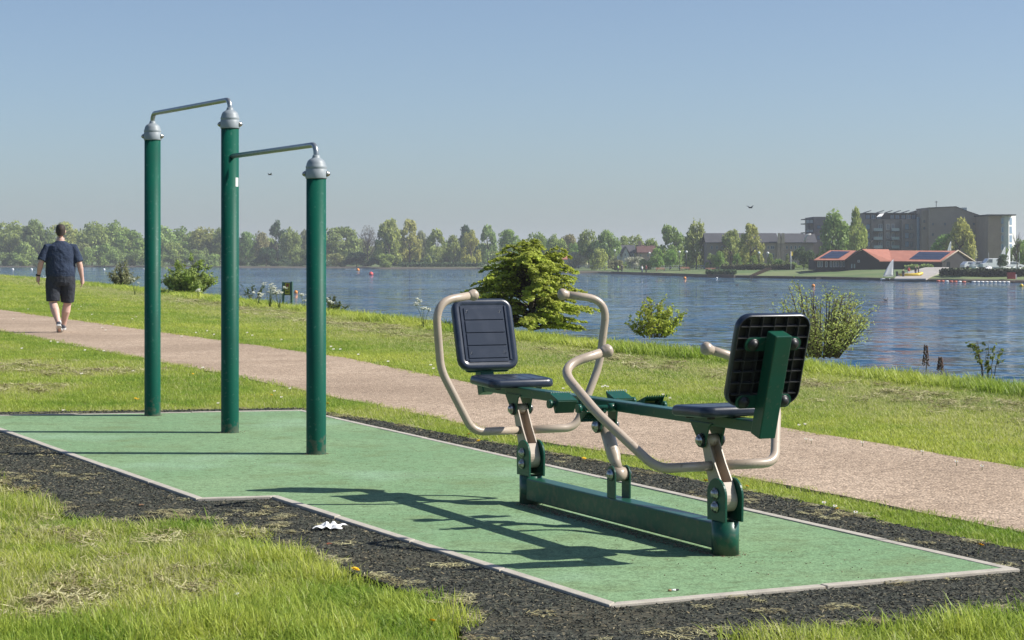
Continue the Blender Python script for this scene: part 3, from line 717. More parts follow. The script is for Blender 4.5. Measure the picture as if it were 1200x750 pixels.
def walking_man(loc, rz, label):
    t = thing('person', label, 'person', loc, rz)
    hipz = .93
    LH, RH = Vector((-.125, 0, hipz)), Vector((.125, 0, hipz))
    LK, LA, LT = Vector((-.125, -.02, .50)), Vector((-.035, -.235, .155)), Vector((-.02, -.09, .035))
    RK, RA, RT = Vector((.115, .10, .49)), Vector((.045, .21, .085)), Vector((.055, .38, .05))
    LS, LE, LW = Vector((-.220, 0, 1.452)), Vector((-.330, -.045, 1.205)), Vector((-.375, .035, .965))
    RS, RE, RW = Vector((.220, 0, 1.450)), Vector((.320, -.03, 1.175)), Vector((.365, .015, .925))
    b = MB()
    tor = [(.84, .17, .13, 0), (.92, .225, .165, 0), (1.00, .235, .185, .005), (1.10, .235, .195, .02), (1.22, .235, .18, .015), (1.34, .235, .158, 0), (1.42, .222, .135, -.005), (1.49, .185, .105, -.008), (1.535, .120, .085, -.005), (1.57, .068, .068, 0), (1.63, .064, .068, .008)]
    b.rings([ell((0, y, z), rx, ry) for z, rx, ry, y in tor])
    b.ball((0, .020, 1.745), (.077, .096, .108), 20, 14); b.ball((0, .050, 1.690), (.058, .066, .062), 16, 10)
    for s in (-1, 1):
        b.ball((s*.078, .010, 1.735), (.012, .020, .032), 10, 8)
    b.tube([(0, .108, 1.765), (0, .128, 1.735), (0, .120, 1.722)], [.010, .014, .012], 8)       # nose
    b.tube([(-.022, .112, 1.695), (0, .118, 1.695), (.022, .112, 1.695)], [.006, .008, .006], 8)  # lips
    for s in (-1, 1): b.tube([(s*.018, .104, 1.778), (s*.045, .094, 1.780)], [.009, .007], 8)     # brow
    for S, E, W_ in ((LS, LE, LW), (RS, RE, RW)):
        fo = E.lerp(W_, .3)
        limb(b, [S-Vector((math.copysign(.05, S.x), 0, -.01)), S, S.lerp(E, .5), E, fo, E.lerp(W_, .75), W_], [.055, .062, .056, .047, .049, .036, .030])
        hand(b, W_, math.copysign(1, S.x), (0, 1, .1))
    for Hh, K, A, T in ((LH, LK, LA, LT), (RH, RK, RA, RT)):
        ca = K.lerp(A, .32)+Vector((0, -.022, 0))
        limb(b, [Hh+Vector((0, 0, .03)), Hh.lerp(K, .3), Hh.lerp(K, .7), K, ca, K.lerp(A, .75), A], [.115, .115, .088, .068, .074, .050, .040], 16)
        limb(b, [A, A.lerp(T, .5)+Vector((0, 0, -.012)), T], [.038, .036, .030])
    body = b.build('body', M['skin'], t); remesh(body, .0075, 3)
    # t-shirt
    s = MB()
    tt = [(.955, .244, .186, .004), (1.00, .252, .196, .006), (1.06, .254, .206, .014), (1.14, .250, .206, .018), (1.24, .248, .192, .014), (1.34, .248, .170, 0), (1.43, .240, .150, -.005), (1.490, .208, .126, -.008), (1.525, .155, .104, -.006), (1.556, .100, .086, -.004), (1.575, .078, .078, 0)]
    rs = [ell((0, y, z), rx, ry, n=28) for z, rx, ry, y in tt]
    # soft folds at the waist and across the back
    rs = [[(x*(1+.016*math.sin(9*math.atan2(y, x)+z*23)*max(0, 1.3-z)*3), y*(1+.02*math.sin(7*math.atan2(y, x)-z*30)*max(0, 1.35-z)*3), z) for x, y, z in r] for r in rs]
    s.rings(rs)
    for S, E in ((LS, LE), (RS, RE)):
        e = S.lerp(E, .88)
        limb(s, [S-Vector((math.copysign(.07, S.x), 0, -.015)), S+Vector((0, 0, .004)), S.lerp(E, .4), e], [.068, .080, .080, .084], 18)
    remesh(s.build('t_shirt', M['tee'], t), .008, 3)
    h = MB()
    h.rings([ell((0, y, z), rx, ry, n=24) for z, rx, ry, y in [(.80, .20, .14, .0), (.86, .232, .170, 0), (.94, .242, .182, 0), (1.01, .242, .188, .004)]])
    for Hh, K in ((LH, LK), (RH, RK)):
        e = Hh.lerp(K, .92); limb(h, [Hh, Hh.lerp(K, .3), Hh.lerp(K, .65), e], [.125, .132, .122, .116], 20)
    remesh(h.build('shorts', M['shorts'], t), .008, 3)
    k = MB()
    k.rings([ell((0, y, z), rx, ry, n=20) for z, rx, ry, y in [(1.660, .050, .030, -.050), (1.690, .070, .058, -.024), (1.730, .080, .082, -.006), (1.775, .0835, .098, .006), (1.815, .078, .094, .012), (1.845, .060, .072, .014), (1.862, .03, .036, .014)]])
    remesh(k.build('hair', M['hair'], t), .007, 2)
    for A, T, sdir, up in ((LA, LT, -1, 1), (RA, RT, 1, 0)):
        d = (T-A); 
        sh = MB(); heel = A+Vector((0, -.045, -.035 if not up else -.03))
        fdir = (T-heel).normalized(); upv = Vector((1, 0, 0)).cross(fdir).normalized(); side = Vector((1, 0, 0))
        L_ = .30; secs = [(-.02, .024, .030), (.0, .038, .052), (.06, .042, .056), (.13, .045, .040), (.20, .051, .032), (.255, .046, .026), (.285, .026, .016)]
        rs = []
        for q, wx, hz in secs:
            c = heel+fdir*q+upv*(hz*.55+.012); rs.append([tuple(c+side*wx*math.cos(2*PI*j/14)+upv*hz*math.sin(2*PI*j/14)) for j in range(14)])
        sh.rings(rs); so = sh.build('shoe', M['shoe'], t)
        sl = MB(); out = [(-.028, .018), (-.02, .036), (.04, .040), (.12, .036), (.20, .049), (.26, .042), (.292, .015)]
        rr = []
        for sgn_ in (0, 1):
            pts = [heel+fdir*q+side*wx-upv*(.012-.026*sgn_) for q, wx in out]+[heel+fdir*q-side*wx-upv*(.012-.026*sgn_) for q, wx in out[::-1]]
            rr.append([tuple(p) for p in pts])
        sl.rings(rr, False); sl.build('sole', M['sole'], so)
        sk = MB(); sk.tube([A+Vector((0, 0, -.01)), A+(Vector((0, 0, .03)) if not up else Vector((0, .03, .04)))], [.045, .042], 14); sk.build('sock', M['white'], t)
    wt = MB(); a = LE.lerp(LW, .9); d = (LW-LE).normalized(); wt.tube([a-d*.014, a-d*.013, a+d*.013, a+d*.014], [.030, .0365, .0365, .030], 16); wt.tube([a+Vector((-.034, 0, 0)), a+Vector((-.044, 0, 0))], [.019, .018], 14)
    wt.build('wrist_watch', M['black'], t)
    return t
px_, py_ = G(71, 388.5)
walking_man((px_, py_, -.014), R(14), 'stout man in navy t-shirt and dark shorts walking away on the gravel path')

# ------------------------------------------------------------------ foliage
def leaf_mat(name, tr=.35, nz=.9, rough=.6, fine=3.0):
    """leaf colour comes from the object's own colour, varied by noise"""
    m = bpy.data.materials.new(name); m.use_nodes = True; nt = m.node_tree; N = nt.nodes; L = nt.links; p = N['Principled BSDF']; p.inputs['Roughness'].default_value = rough; p.inputs['Specular IOR Level'].default_value = .25
    oi = N.new('ShaderNodeObjectInfo'); tc = N.new('ShaderNodeTexCoord')
    n = N.new('ShaderNodeTexNoise'); n.inputs['Scale'].default_value = nz; n.inputs['Detail'].default_value = 3; L.new(tc.outputs['Object'], n.inputs['Vector'])
    r = N.new('ShaderNodeMapRange'); r.inputs[1].default_value = .3; r.inputs[2].default_value = .7; r.inputs[3].default_value = .72; r.inputs[4].default_value = 1.32; L.new(n.outputs[0], r.inputs[0])
    n2 = N.new('ShaderNodeTexWhiteNoise'); g = N.new('ShaderNodeNewGeometry'); L.new(g.outputs['Random Per Island'], n2.inputs[1]) if False else None
    r2 = N.new('ShaderNodeMapRange'); r2.inputs[3].default_value = .72; r2.inputs[4].default_value = 1.3; L.new(g.outputs['Random Per Island'], r2.inputs[0])
    mu = N.new('ShaderNodeMath'); mu.operation = 'MULTIPLY'; L.new(r.outputs[0], mu.inputs[0]); L.new(r2.outputs[0], mu.inputs[1])
    mx = N.new('ShaderNodeMix'); mx.data_type = 'RGBA'; mx.blend_type = 'MULTIPLY'; mx.inputs[0].default_value = 1; L.new(oi.outputs['Color'], mx.inputs[6]); L.new(mu.outputs[0], mx.inputs[7])
    hs = N.new('ShaderNodeHueSaturation'); hr = N.new('ShaderNodeMapRange'); hr.inputs[3].default_value = .487; hr.inputs[4].default_value = .513; L.new(n.outputs[0], hr.inputs[0]); L.new(hr.outputs[0], hs.inputs[0]); L.new(mx.outputs[2], hs.inputs[4])
    L.new(hs.outputs[0], p.inputs['Base Color'])
    t = N.new('ShaderNodeBsdfTranslucent'); L.new(hs.outputs[0], t.inputs[0]); a = N.new('ShaderNodeMixShader'); a.inputs[0].default_value = tr
    out = N['Material Output']; L.new(p.outputs[0], a.inputs[1]); L.new(t.outputs[0], a.inputs[2]); L.new(a.outputs[0], out.inputs[0])
    return m
M['leaf_far'] = leaf_mat('tree_leaves', .42, .22)
M['leaf_near'] = leaf_mat('shrub_leaves', .5, 2.5)
M['bark'] = mat('bark', (.10, .080, .060), .95, noise=[(3, (.06, .05, .04), .4, .7)], bump=(10, .5, .05))

def leaf_quads(P, Nn, size, rg, aspect=1.0, jit=.9):
    """quads at points P facing roughly along Nn"""
    n = len(P); q = rg.normal(size=(n, 3)); N_ = Nn+q*jit; N_ /= np.linalg.norm(N_, axis=1, keepdims=True)
    t = np.cross(N_, rg.normal(size=(n, 3))); t /= np.linalg.norm(t, axis=1, keepdims=True); b = np.cross(N_, t)
    s = (size*rg.uniform(.6, 1.3, n))[:, None]
    V = np.stack([P-t*s*.5, P+b*s*.32*aspect, P+t*s*.5, P-b*s*.32*aspect], 1).reshape(-1, 3)
    Fq = np.arange(4*n).reshape(n, 4); return V, Fq
def crown_mesh(seed, kind, nl, leaf):
    """unit-ish crown, height 1, radius .5"""
    rg = np.random.default_rng(seed); pts = []; nor = []
    lob = []
    for i in range(nl):
        if kind == 'round':
            d = rg.normal(size=3); d /= np.linalg.norm(d); c = np.array([0, 0, .52])+d*np.array([.33, .33, .31]); r = rg.uniform(.13, .22)
        elif kind == 'tall':
            h = rg.uniform(.08, .90); wd = .36*(1 if h < .45 else max(.05, 1-((h-.45)/.52)**1.7)); a = rg.uniform(0, 2*PI); c = np.array([wd*math.cos(a), wd*math.sin(a), h]); r = rg.uniform(.11, .18)
        elif kind == 'willow':
            h = rg.uniform(.2, .9); wd = .36*(1-max(0, h-.45)/.6)**.8; a = rg.uniform(0, 2*PI); c = np.array([wd*math.cos(a), wd*math.sin(a), h*.98]); r = rg.uniform(.10, .17)
        elif kind == 'low':
            a = rg.uniform(0, 2*PI); q = rg.uniform(.1, .38); c = np.array([q*math.cos(a), q*math.sin(a), rg.uniform(.08, .78-.6*q)]); r = rg.uniform(.13, .22)
        else:
            h = rg.uniform(.1, .95); wd = .42*(1-h)**.9; a = rg.uniform(0, 2*PI); c = np.array([wd*math.cos(a), wd*math.sin(a), h]); r = rg.uniform(.06, .12)
        lob.append((c, r))
    per = int(3000/nl) if kind != 'bare' else 20
    for c, r in lob:
        d = rg.normal(size=(per, 3)); d /= np.linalg.norm(d, axis=1, keepdims=True); rad = r*rg.uniform(.55, 1.12, per)[:, None]
        p = c+d*rad*np.array([1, 1, .8 if kind != 'willow' else 1.35]); p[:, 2] = np.maximum(p[:, 2], .02); pts.append(p); nor.append(d)
    P = np.concatenate(pts); Nn = np.concatenate(nor)
    return leaf_quads(P, Nn, leaf, rg, 1.0, .6)
protos = {}
def crown(kind, seed):
    key = (kind, seed)
    if key not in protos:
        nl = {'round': 22, 'tall': 30, 'willow': 34, 'low': 16, 'cone': 36}[kind]
        V, Fq = crown_mesh(seed*7+len(kind), kind, nl, .082)
        me = bpy.data.meshes.new('crown'); me.from_pydata(V.tolist(), [], Fq.tolist()); me.materials.append(M['leaf_far']); protos[key] = me
    return protos[key]
tprotos = {}
def trunk_mesh(seed, bare=False):
    key = (seed, bare)
    if key in tprotos: return tprotos[key]
    rg = random.Random(seed+50); mb = MB(); hh = .42 if not bare else .55
    mb.tube([(0, 0, -.02), (.004, 0, .1), (-.006, .004, .25), (.006, 0, hh)], [.028, .021, .018, .013], 7)
    k = 9 if not bare else 26
    for i in range(k):
        z0 = rg.uniform(.16, hh); a = rg.uniform(0, 2*PI); l = rg.uniform(.2, .40); el = rg.uniform(.5, 1.15)
        p0 = Vector((0, 0, z0)); d = Vector((math.cos(a)*math.cos(el), math.sin(a)*math.cos(el), math.sin(el)))
        p1 = p0+d*l*.5; p2 = p1+(d+Vector((0, 0, .3))).normalized()*l*.5
        mb.tube([p0, p1, p2], [.010, .007, .003], 5)
        if bare:
            for j in range(6):
                q0 = p0.lerp(p2, rg.uniform(.35, .95)); dd = (d+Vector((rg.uniform(-.8, .8), rg.uniform(-.8, .8), rg.uniform(0, .8)))).normalized()
                mb.tube([q0, q0+dd*rg.uniform(.08, .18)], [.004, .0015], 4)
    o = mb.build('trunk', M['bark']); me = o.data; bpy.data.objects.remove(o); tprotos[key] = me; return me
GOLD, OLIVE, MID, DARK, BRIGHT, GREY, BLOSSOM, BLUE, BROWN = (.42, .46, .12), (.35, .41, .115), (.27, .36, .10), (.085, .135, .055), (.25, .40, .08), (.2, .22, .12), (.50, .52, .38), (.1, .15, .09), (.29, .29, .14)
def tree(px, top, wpx, d, colr, kind='round', label='', name='tree', cat='tree', seed=0, group=None, base=None, bare=False, sparse=False):
    z0 = far_z(px, d) if base is None else SZ(base, d)
    zt = SZ(top, d); h = zt-z0; wd = wpx*d/F
    t = thing(name, label, cat, (SX(px, d), d, z0), random.Random(seed*31+int(px)).uniform(0, 6.28), group)
    tr = bpy.data.objects.new('trunk', trunk_mesh(seed % 4, bare)); col.objects.link(tr); tr.parent = t; tr.scale = (h*.9, h*.9, h)
    if not bare:
        c = bpy.data.objects.new('crown', crown(kind, seed % 4)); col.objects.link(c); c.parent = t
        lift = {'round': .10, 'tall': .06, 'willow': -.06, 'low': 0, 'cone': 0}[kind]
        c.location = (0, 0, h*lift); c.scale = (wd*1.02, wd*1.02, h*(1-lift)*{'round': 1.03, 'tall': .98, 'willow': 1.0, 'low': 1.1, 'cone': 1.0}[kind])
        c.color = (*colr, 1)
    else:
        tr.scale = (wd*1.5, wd*1.5, h*1.05)
        if sparse:
            c = bpy.data.objects.new('crown', sparse_mesh()); col.objects.link(c); c.parent = t; c.scale = (wd*1.05, wd*1.05, h); c.color = (*colr, 1)
    return t
_sp = []
def sparse_mesh():
    if not _sp:
        rg = np.random.default_rng(8); n = 1100; d = rg.normal(size=(n, 3)); d /= np.linalg.norm(d, axis=1, keepdims=True)
        P = np.array([0, 0, .62])+d*np.array([.40, .40, .36])*(rg.uniform(.3, 1, n)**.5)[:, None]; V, Fq = leaf_quads(P, d, .035, rg)
        me = bpy.data.meshes.new('crown'); me.from_pydata(V.tolist(), [], Fq.tolist()); me.materials.append(M['leaf_far']); _sp.append(me)
    return _sp[0]
# ------------------------------------------------------------------ trees on the far shore
rt = random.Random(12)
# (px, top row, width px, distance behind shoreline, colour, kind, label)
T = [
 (12, 259, 44, 40, OLIVE, 'round', 'broad olive tree at the far left end of the wooded shore'),
 (44, 257, 40, 30, MID, 'round', 'rounded green tree over the lake, just left of the walking man'),
 (28, 271, 30, 14, OLIVE, 'low', 'low olive tree at the waterline left of the walking man'),
 (76, 258, 38, 60, GOLD, 'round', 'yellow tinged tree directly behind the walking man'),
 (108, 260, 40, 34, OLIVE, 'round', 'rounded olive tree just right of the walking man'),
 (90, 276, 34, 12, MID, 'low', 'low dense tree at the waterline behind the walking man\'s right arm'),
 (136, 258, 36, 50, OLIVE, 'round', 'tall rounded tree halfway between the man and the farthest post'),
 (150, 268, 40, 22, MID, 'round', 'green tree just left of the farthest post'),
 (122, 278, 30, 12, OLIVE, 'low', 'low olive tree at the water between the man and the farthest post'),
 (186, 264, 40, 35, OLIVE, 'round', 'olive tree mostly hidden by the farthest post'),
 (215, 265, 38, 50, MID, 'round', 'rounded tree right of the farthest post above the leafy willow shrub'),
 (205, 279, 30, 12, OLIVE, 'low', 'low tree at the waterline right of the farthest post'),
 (240, 266, 40, 22, OLIVE, 'round', 'wide domed tree left of the middle post'),
 (262, 267, 34, 40, MID, 'round', 'green tree behind the middle post'),
 (236, 281, 30, 10, MID, 'low', 'dark low willow reaching the water left of the middle post'),
 (288, 270, 26, 60, MID, 'round', 'green tree just right of the middle post'),
 (305, 271, 24, 80, BROWN, 'round', 'brownish tree between the middle post and the tall dark tree'),
 (325, 256, 24, 60, DARK, 'tall', 'tallest dark tree between the middle and the front post'),
 (340, 266, 26, 45, OLIVE, 'round', 'pale olive tree just right of the tallest dark tree'),
 (360, 267, 22, 90, BROWN, 'round', 'brownish tree just left of the short front post'),
 (312, 284, 24, 25, DARK, 'low', 'low dark tree below the tallest dark tree'),
 (352, 286, 24, 25, MID, 'low', 'low green bush tree left of the short front post'),
 (374, 268, 26, 70, MID, 'round', 'green tree partly hidden by the short front post'),
 (400, 264, 44, 26, MID, 'round', 'big rounded tree right of the short front post'),
 (418, 290, 30, 8, DARK, 'low', 'dark shrubby tree at the water below the big rounded tree'),
 (394, 292, 24, 8, OLIVE, 'low', 'olive shrubby tree at the water beside the short front post'),
 (456, 254, 32, 30, GOLD, 'tall', 'tall golden green poplar, left one of the pair behind the red buoy'),
 (480, 255, 30, 34, GOLD, 'tall', 'tall golden green poplar, right one of the pair behind the red buoy'),
 (450, 262, 22, 60, DARK, 'tall', 'dark tree tucked behind the pair of golden poplars'),
 (495, 270, 20, 70, BROWN, 'round', 'brownish tree just right of the golden poplars'),
 (511, 266, 25, 28, GOLD, 'tall', 'rounded pale gold tree above the top of the farther seat\'s left handle'),
 (531, 274, 18, 30, OLIVE, 'tall', 'narrow green tree left of the dark tree behind the farther backrest'),
 (548, 262, 26, 60, DARK, 'tall', 'dark tree rising left of the conifer like bush'),
 (552, 268, 24, 26, GOLD, 'tall', 'small light green tree left of the conifer like bush'),
 (572, 261, 22, 60, MID, 'tall', 'mid green tall tree left of the conifer like bush top'),
 (596, 267, 28, 60, BRIGHT, 'round', 'bright green tree just behind the conifer like bush top'),
 (628, 272, 30, 70, MID, 'round', 'green tree behind the conifer like bush, left of its tip'),
 (452, 292, 20, 10, MID, 'low', 'small green bush below the golden poplars'),
 (652, 274, 26, 80, OLIVE, 'round', 'olive tree just right of the conifer like bush top'),
 (668, 273, 24, 90, BROWN, 'round', 'brownish tree right of the conifer like bush'),
 (690, 269, 28, 60, MID, 'round', 'rounded green tree left of the two houses, first of two alike'),
 (713, 269, 28, 65, MID, 'round', 'rounded green tree left of the two houses, beside the gabled one'),
 (700, 282, 26, 30, DARK, 'round', 'dark green tree in front of the rounded pair left of the houses'),
 (731, 275, 20, 130, OLIVE, 'round', 'distant olive tree above the roof of the gabled house'),
 (745, 275, 22, 130, OLIVE, 'round', 'distant olive tree between the roofs of the two houses'),
 (762, 279, 20, 130, MID, 'round', 'distant tree above the dark roofed house'),
 (786, 261, 34, 70, MID, 'tall', 'tall airy green tree right of the dark roofed house'),
 (816, 261, 32, 55, OLIVE, 'willow', 'tall weeping green tree left of the brick terrace'),
 (801, 277, 26, 90, MID, 'round', 'green tree in the gap between the two tall trees beside the terrace'),
 (703, 292, 24, 22, GOLD, 'willow', 'small yellow green willow standing alone on the shore lawn'),
 (722, 299, 22, 30, BROWN, 'low', 'small golden brown tree right of the small willow'),
 (678, 292, 30, 60, BLOSSOM, 'low', 'pale blossoming tree just right of the conifer like bush'),
 (672, 284, 16, 70, BRIGHT, 'round', 'bright little tree above the pale blossoming tree'),
 (744, 296, 22, 60, BLOSSOM, 'low', 'greyish white blossoming bush in front of the gabled house'),
 (757, 298, 20, 50, MID, 'low', 'green bush in front of the dark roofed house'),
 (770, 290, 20, 50, BRIGHT, 'tall', 'bright yellow green tree right of the dark roofed house'),
 (785, 292, 18, 48, BRIGHT, 'round', 'round bright green tree below the tall airy tree'),
 (833, 296, 14, 42, OLIVE, 'tall', 'small slender olive tree left of the round bright tree by the terrace'),
 (857, 267, 28, 60, OLIVE, 'tall', 'soft green tree left of the tall golden tree in front of the terrace'),
 (880, 260, 30, 52, GOLD, 'tall', 'tall golden green tree in front of the brick terrace'),
 (842, 294, 14, 38, BRIGHT, 'round', 'round bright green tree standing before the brick terrace'),
 (864, 296, 12, 36, BRIGHT, 'tall', 'slim bright green tree below the soft green tree'),
 (883, 298, 11, 34, BRIGHT, 'tall', 'small bright tree left of the left globe lamp'),
 (903, 296, 9, 40, MID, 'tall', 'slender young tree right of the right globe lamp'),
 (912, 300, 12, 40, MID, 'low', 'dark green little tree left of the flag pole'),
 (923, 297, 9, 42, MID, 'cone', 'slender pointed tree just left of the flag pole'),
 (942, 289, 27, 34, DARK, 'round', 'dark rounded holly like tree left of the red roofed boathouse'),
 (979, 249, 48, 60, MID, 'willow', 'large green willow behind the left end of the boathouse'),
 (1005, 240, 22, 56, GOLD, 'tall', 'tall narrow golden tree beside the large willow'),
 (1108, 274, 32, 92, BRIGHT, 'round', 'shorter bright green tree behind the right end of the boathouse'),
 (1125, 257, 40, 96, GOLD, 'willow', 'large pale willow before the biggest brick block'),
 (1175, 297, 14, 40, DARK, 'round', 'dark green bush behind the parked white cars'),
 (1196, 280, 20, 60, BRIGHT, 'round', 'green tree at the far right edge'),
 (1072, 287, 14, 86, BRIGHT, 'low', 'lime green shrub showing over the middle of the boathouse roof'),
 (1086, 289, 14, 86, GOLD, 'low', 'yellowish shrub showing over the boathouse roof right of the lime one'),
]
for i, (px, top, wp, t, c, k, lab) in enumerate(T):
    d = shore_d(px)+t; tint = (rt.uniform(.9, 1.1), rt.uniform(.92, 1.08), rt.uniform(.85, 1.15)); tree(px, top, wp, d, tuple(a*b for a, b in zip(c, tint)), k, lab, seed=i)
tree(431, 262, 26, shore_d(431)+45, (.15, .135, .10), 'round', 'pale half bare tree left of the golden poplars', seed=3, bare=True, sparse=True)
tree(1192, 270, 18, shore_d(1192)+30, BROWN, 'round', 'bare leafless tree at the far right edge', seed=1, bare=True)
# the wood behind them reads as one mass
def woodland(name, px0, px1, step, topf, dist, c, h_w, kind='stuff'):
    rg = np.random.default_rng(abs(int(px0))+3); Vs = []; Fs = []; off = 0; px = px0
    while px < px1:
        d = shore_d(px)+dist+rg.uniform(-12, 12); z0 = far_z(px, d); zt = SZ(topf(px)+rg.uniform(-1, 4), d); me = crown('round' if rg.random() < .6 else 'low', int(rg.integers(0, 4)))
        V = np.array([v.co[:] for v in me.vertices]) if me.name not in _vc else _vc[me.name]; _vc[me.name] = V
        h = zt-z0; wd = h_w*d/F*rg.uniform(.8, 1.2); a = rg.uniform(0, 6.28)
        P = V*np.array([wd, wd, h*1.0]); P = np.stack([P[:, 0]*math.cos(a)-P[:, 1]*math.sin(a), P[:, 0]*math.sin(a)+P[:, 1]*math.cos(a), P[:, 2]], 1)+np.array([SX(px, d), d, z0-.3])
        # every second leaf is enough this far away
        Fq = (np.arange(len(P)).reshape(-1, 4))[::2]; Vs.append(P[Fq.ravel()]); Fs.append(np.arange(Fq.size).reshape(-1, 4)+off); off += Fq.size; px += step
    o = mesh_np(name, np.concatenate(Vs), np.concatenate(Fs), M['leaf_far']); o.color = (*c, 1); tag(o, kind='stuff')
    return o
_vc = {}
tf = lambda px: float(np.interp(px, [-500, 0, 120, 250, 300, 420, 520, 640, 760, 830, 900, 1250], [258, 262, 264, 270, 275, 276, 277, 279, 283, 284, 290, 296]))
tag(woodland('wood', -330, 262, 11, lambda p: tf(p)-1, 80, OLIVE, 34), 'continuous olive green wood along the far left shore of the lake', 'wood')
tag(woodland('undergrowth', -330, 262, 16, lambda p: 286, 6, MID, 26), 'dark overhanging scrub at the foot of the far left wood', 'scrub')
tag(woodland('wood', 270, 670, 9, lambda p: tf(p)+1, 110, OLIVE, 30), 'hazy tree belt behind the tall shore trees in the middle', 'wood')
tag(woodland('undergrowth', 285, 560, 13, lambda p: 298, 40, DARK, 24), 'dark shrub layer under the poplars and the middle trees', 'scrub')
tag(woodland('wood', 640, 835, 14, lambda p: tf(p)+2, 190, OLIVE, 24), 'low tree belt beyond the two houses', 'wood')
tag(woodland('undergrowth', 655, 840, 11, lambda p: 301, 75, MID, 20), 'mixed green shrubs round the two houses and lawn', 'scrub')
tag(woodland('undergrowth', 838, 950, 9, lambda p: 303, 60, MID, 14), 'shrubs along the foot of the brick terrace', 'scrub')
tag(woodland('wood', 1190, 1520, 16, lambda p: 284, 70, MID, 30), 'trees running out of the picture on the right', 'wood')
def hedge(px0, px1, top, dd, hpx, c, label, thick=2.2, name='hedge'):
    rg = np.random.default_rng(int(px0)); n = int(abs(px1-px0)*26); px = rg.uniform(px0, px1, n); t = rg.random(n); Vs = []
    dcen = np.array([shore_d(p) for p in px])+dd; zb = np.array([far_z(p, q) for p, q in zip(px, dcen)]); zt = H-(top-HZ)*dcen/F if hpx is None else zb+hpx*dcen/F
    zt = zt*(1)+.25*np.sin(px*1.7); z = zb+(zt-zb)*t**.6; y = dcen+rg.uniform(-thick/2, thick/2, n); P = np.stack([(px-600)*dcen/F, y, z], 1)
    Nn = np.stack([rg.normal(size=n)*.4, -np.ones(n), np.ones(n)*.7], 1); V, Fq = leaf_quads(P, Nn, .6, rg, 1.4)
    o = mesh_np(name, V, Fq, M['leaf_far']); o.color = (*c, 1); return tag(o, label, 'hedge')
hedge(846, 930, 0, 32, 5, (.075, .08, .03), 'long clipped hedge with brownish top before the brick terrace')
hedge(1062, 1093, 0, 44, 4, MID, 'hedge strip beside the boathouse slipway')
hedge(470, 566, 0, 22, 4.5, DARK, 'dark low hedge on the shore below the middle trees')
hedge(1103, 1200, 0, 9, 7, (.035, .048, .02), 'dark overgrown hedge along the right hand waterline above the floating booms', 3)
hedge(828, 862, 0, 6, 4, DARK, 'dark bushes on the bank left of the timber steps', 3)

# ------------------------------------------------------------------ buildings on the far shore
def brick(name, a, b, sc_=.6): return mat(name, a, .9, noise=[(sc_, b, .4, .65), (4, tuple(q*.8 for q in a), .5, .75)])
M['brick_dark'] = brick('dark_brick', (.17, .16, .155), (.20, .185, .175)); M['brick_warm'] = brick('warm_brick', (.32, .235, .185), (.36, .27, .21))
M['brick_grey'] = brick('grey_brown_brick', (.30, .245, .20), (.33, .27, .225)); M['stone'] = brick('pale_stone', (.42, .35, .27), (.48, .41, .32)); M['slate'] = brick('slate', (.055, .057, .065), (.068, .07, .078))
M['render'] = brick('white_render', (.62, .62, .60), (.55, .55, .54)); M['clad'] = brick('dark_cladding', (.012, .011, .012), (.018, .017, .017)); M['tile'] = brick('orange_tiles', (.33, .125, .085), (.38, .15, .10))
M['frame'] = mat('pale_frame', (.48, .50, .52), .5); M['dframe'] = mat('dark_frame', (.035, .04, .05), .5); M['glass'] = mat('window_glass', (.10, .13, .16), .12, spec=.8)
M['bglass'] = mat('balcony_glass', (.22, .30, .32), .12, spec=.8); M['solar'] = mat('solar_cells', (.018, .028, .060), .18, spec=.7); M['wood'] = mat('weathered_timber', (.15, .095, .065), .9, noise=[(2, (.20, .12, .08), .4, .7)])
M['red'] = mat('red_paint', (.45, .05, .035), .5); M['yellow'] = mat('yellow_paint', (.70, .50, .04), .45); M['orange'] = mat('orange_plastic', (.80, .28, .04), .45); M['pink'] = mat('pinkish_red_plastic', (.75, .10, .10), .4)
M['blueglass'] = mat('blue_glazing', (.12, .22, .34), .15, spec=.8); M['concrete'] = mat('pale_concrete', (.38, .35, .32), .9, noise=[(.5, (.30, .28, .25), .4, .7)])
def pbox(px0, px1, py0, py1, d, depth): return (SX(px0, d), SX(px1, d), d, d+depth, SZ(py1, d), SZ(py0, d))
def bbox(mb, px0, px1, py0, py1, d, depth, org): 
    x0, x1, y0, y1, z0, z1 = pbox(px0, px1, py0, py1, d, depth); mb.box(x0-org[0], x1-org[0], y0-org[1], y1-org[1], z0-org[2], z1-org[2]); return mb
def window(par, org, px0, px1, py0, py1, d, frm='frame', bars=1, gl='glass', name='window'):
    """frame proud of the wall, pane set back in it"""
    fr = MB(); x0, x1, y0, y1, z0, z1 = pbox(px0, px1, py0, py1, d, 0); ox, oy, oz = org; t = .09*min(1.6, max(.7, (x1-x0)/1.3))
    x0 -= ox; x1 -= ox; z0 -= oz; z1 -= oz; ya = d-oy-.06; yb = d-oy+.05
    fr.box(x0, x1, ya, yb, z0, z0+t); fr.box(x0, x1, ya, yb, z1-t, z1); fr.box(x0, x0+t, ya, yb, z0+t, z1-t); fr.box(x1-t, x1, ya, yb, z0+t, z1-t)
    for k in range(bars): xm = x0+(x1-x0)*(k+1)/(bars+1); fr.box(xm-t*.4, xm+t*.4, ya+.005, yb, z0+t, z1-t)
    f = fr.build(name, M[frm], par); pn = MB(); pn.box(x0+t, x1-t, ya+.045, yb-.01, z0+t, z1-t); pn.build('pane', M[gl], f); return f
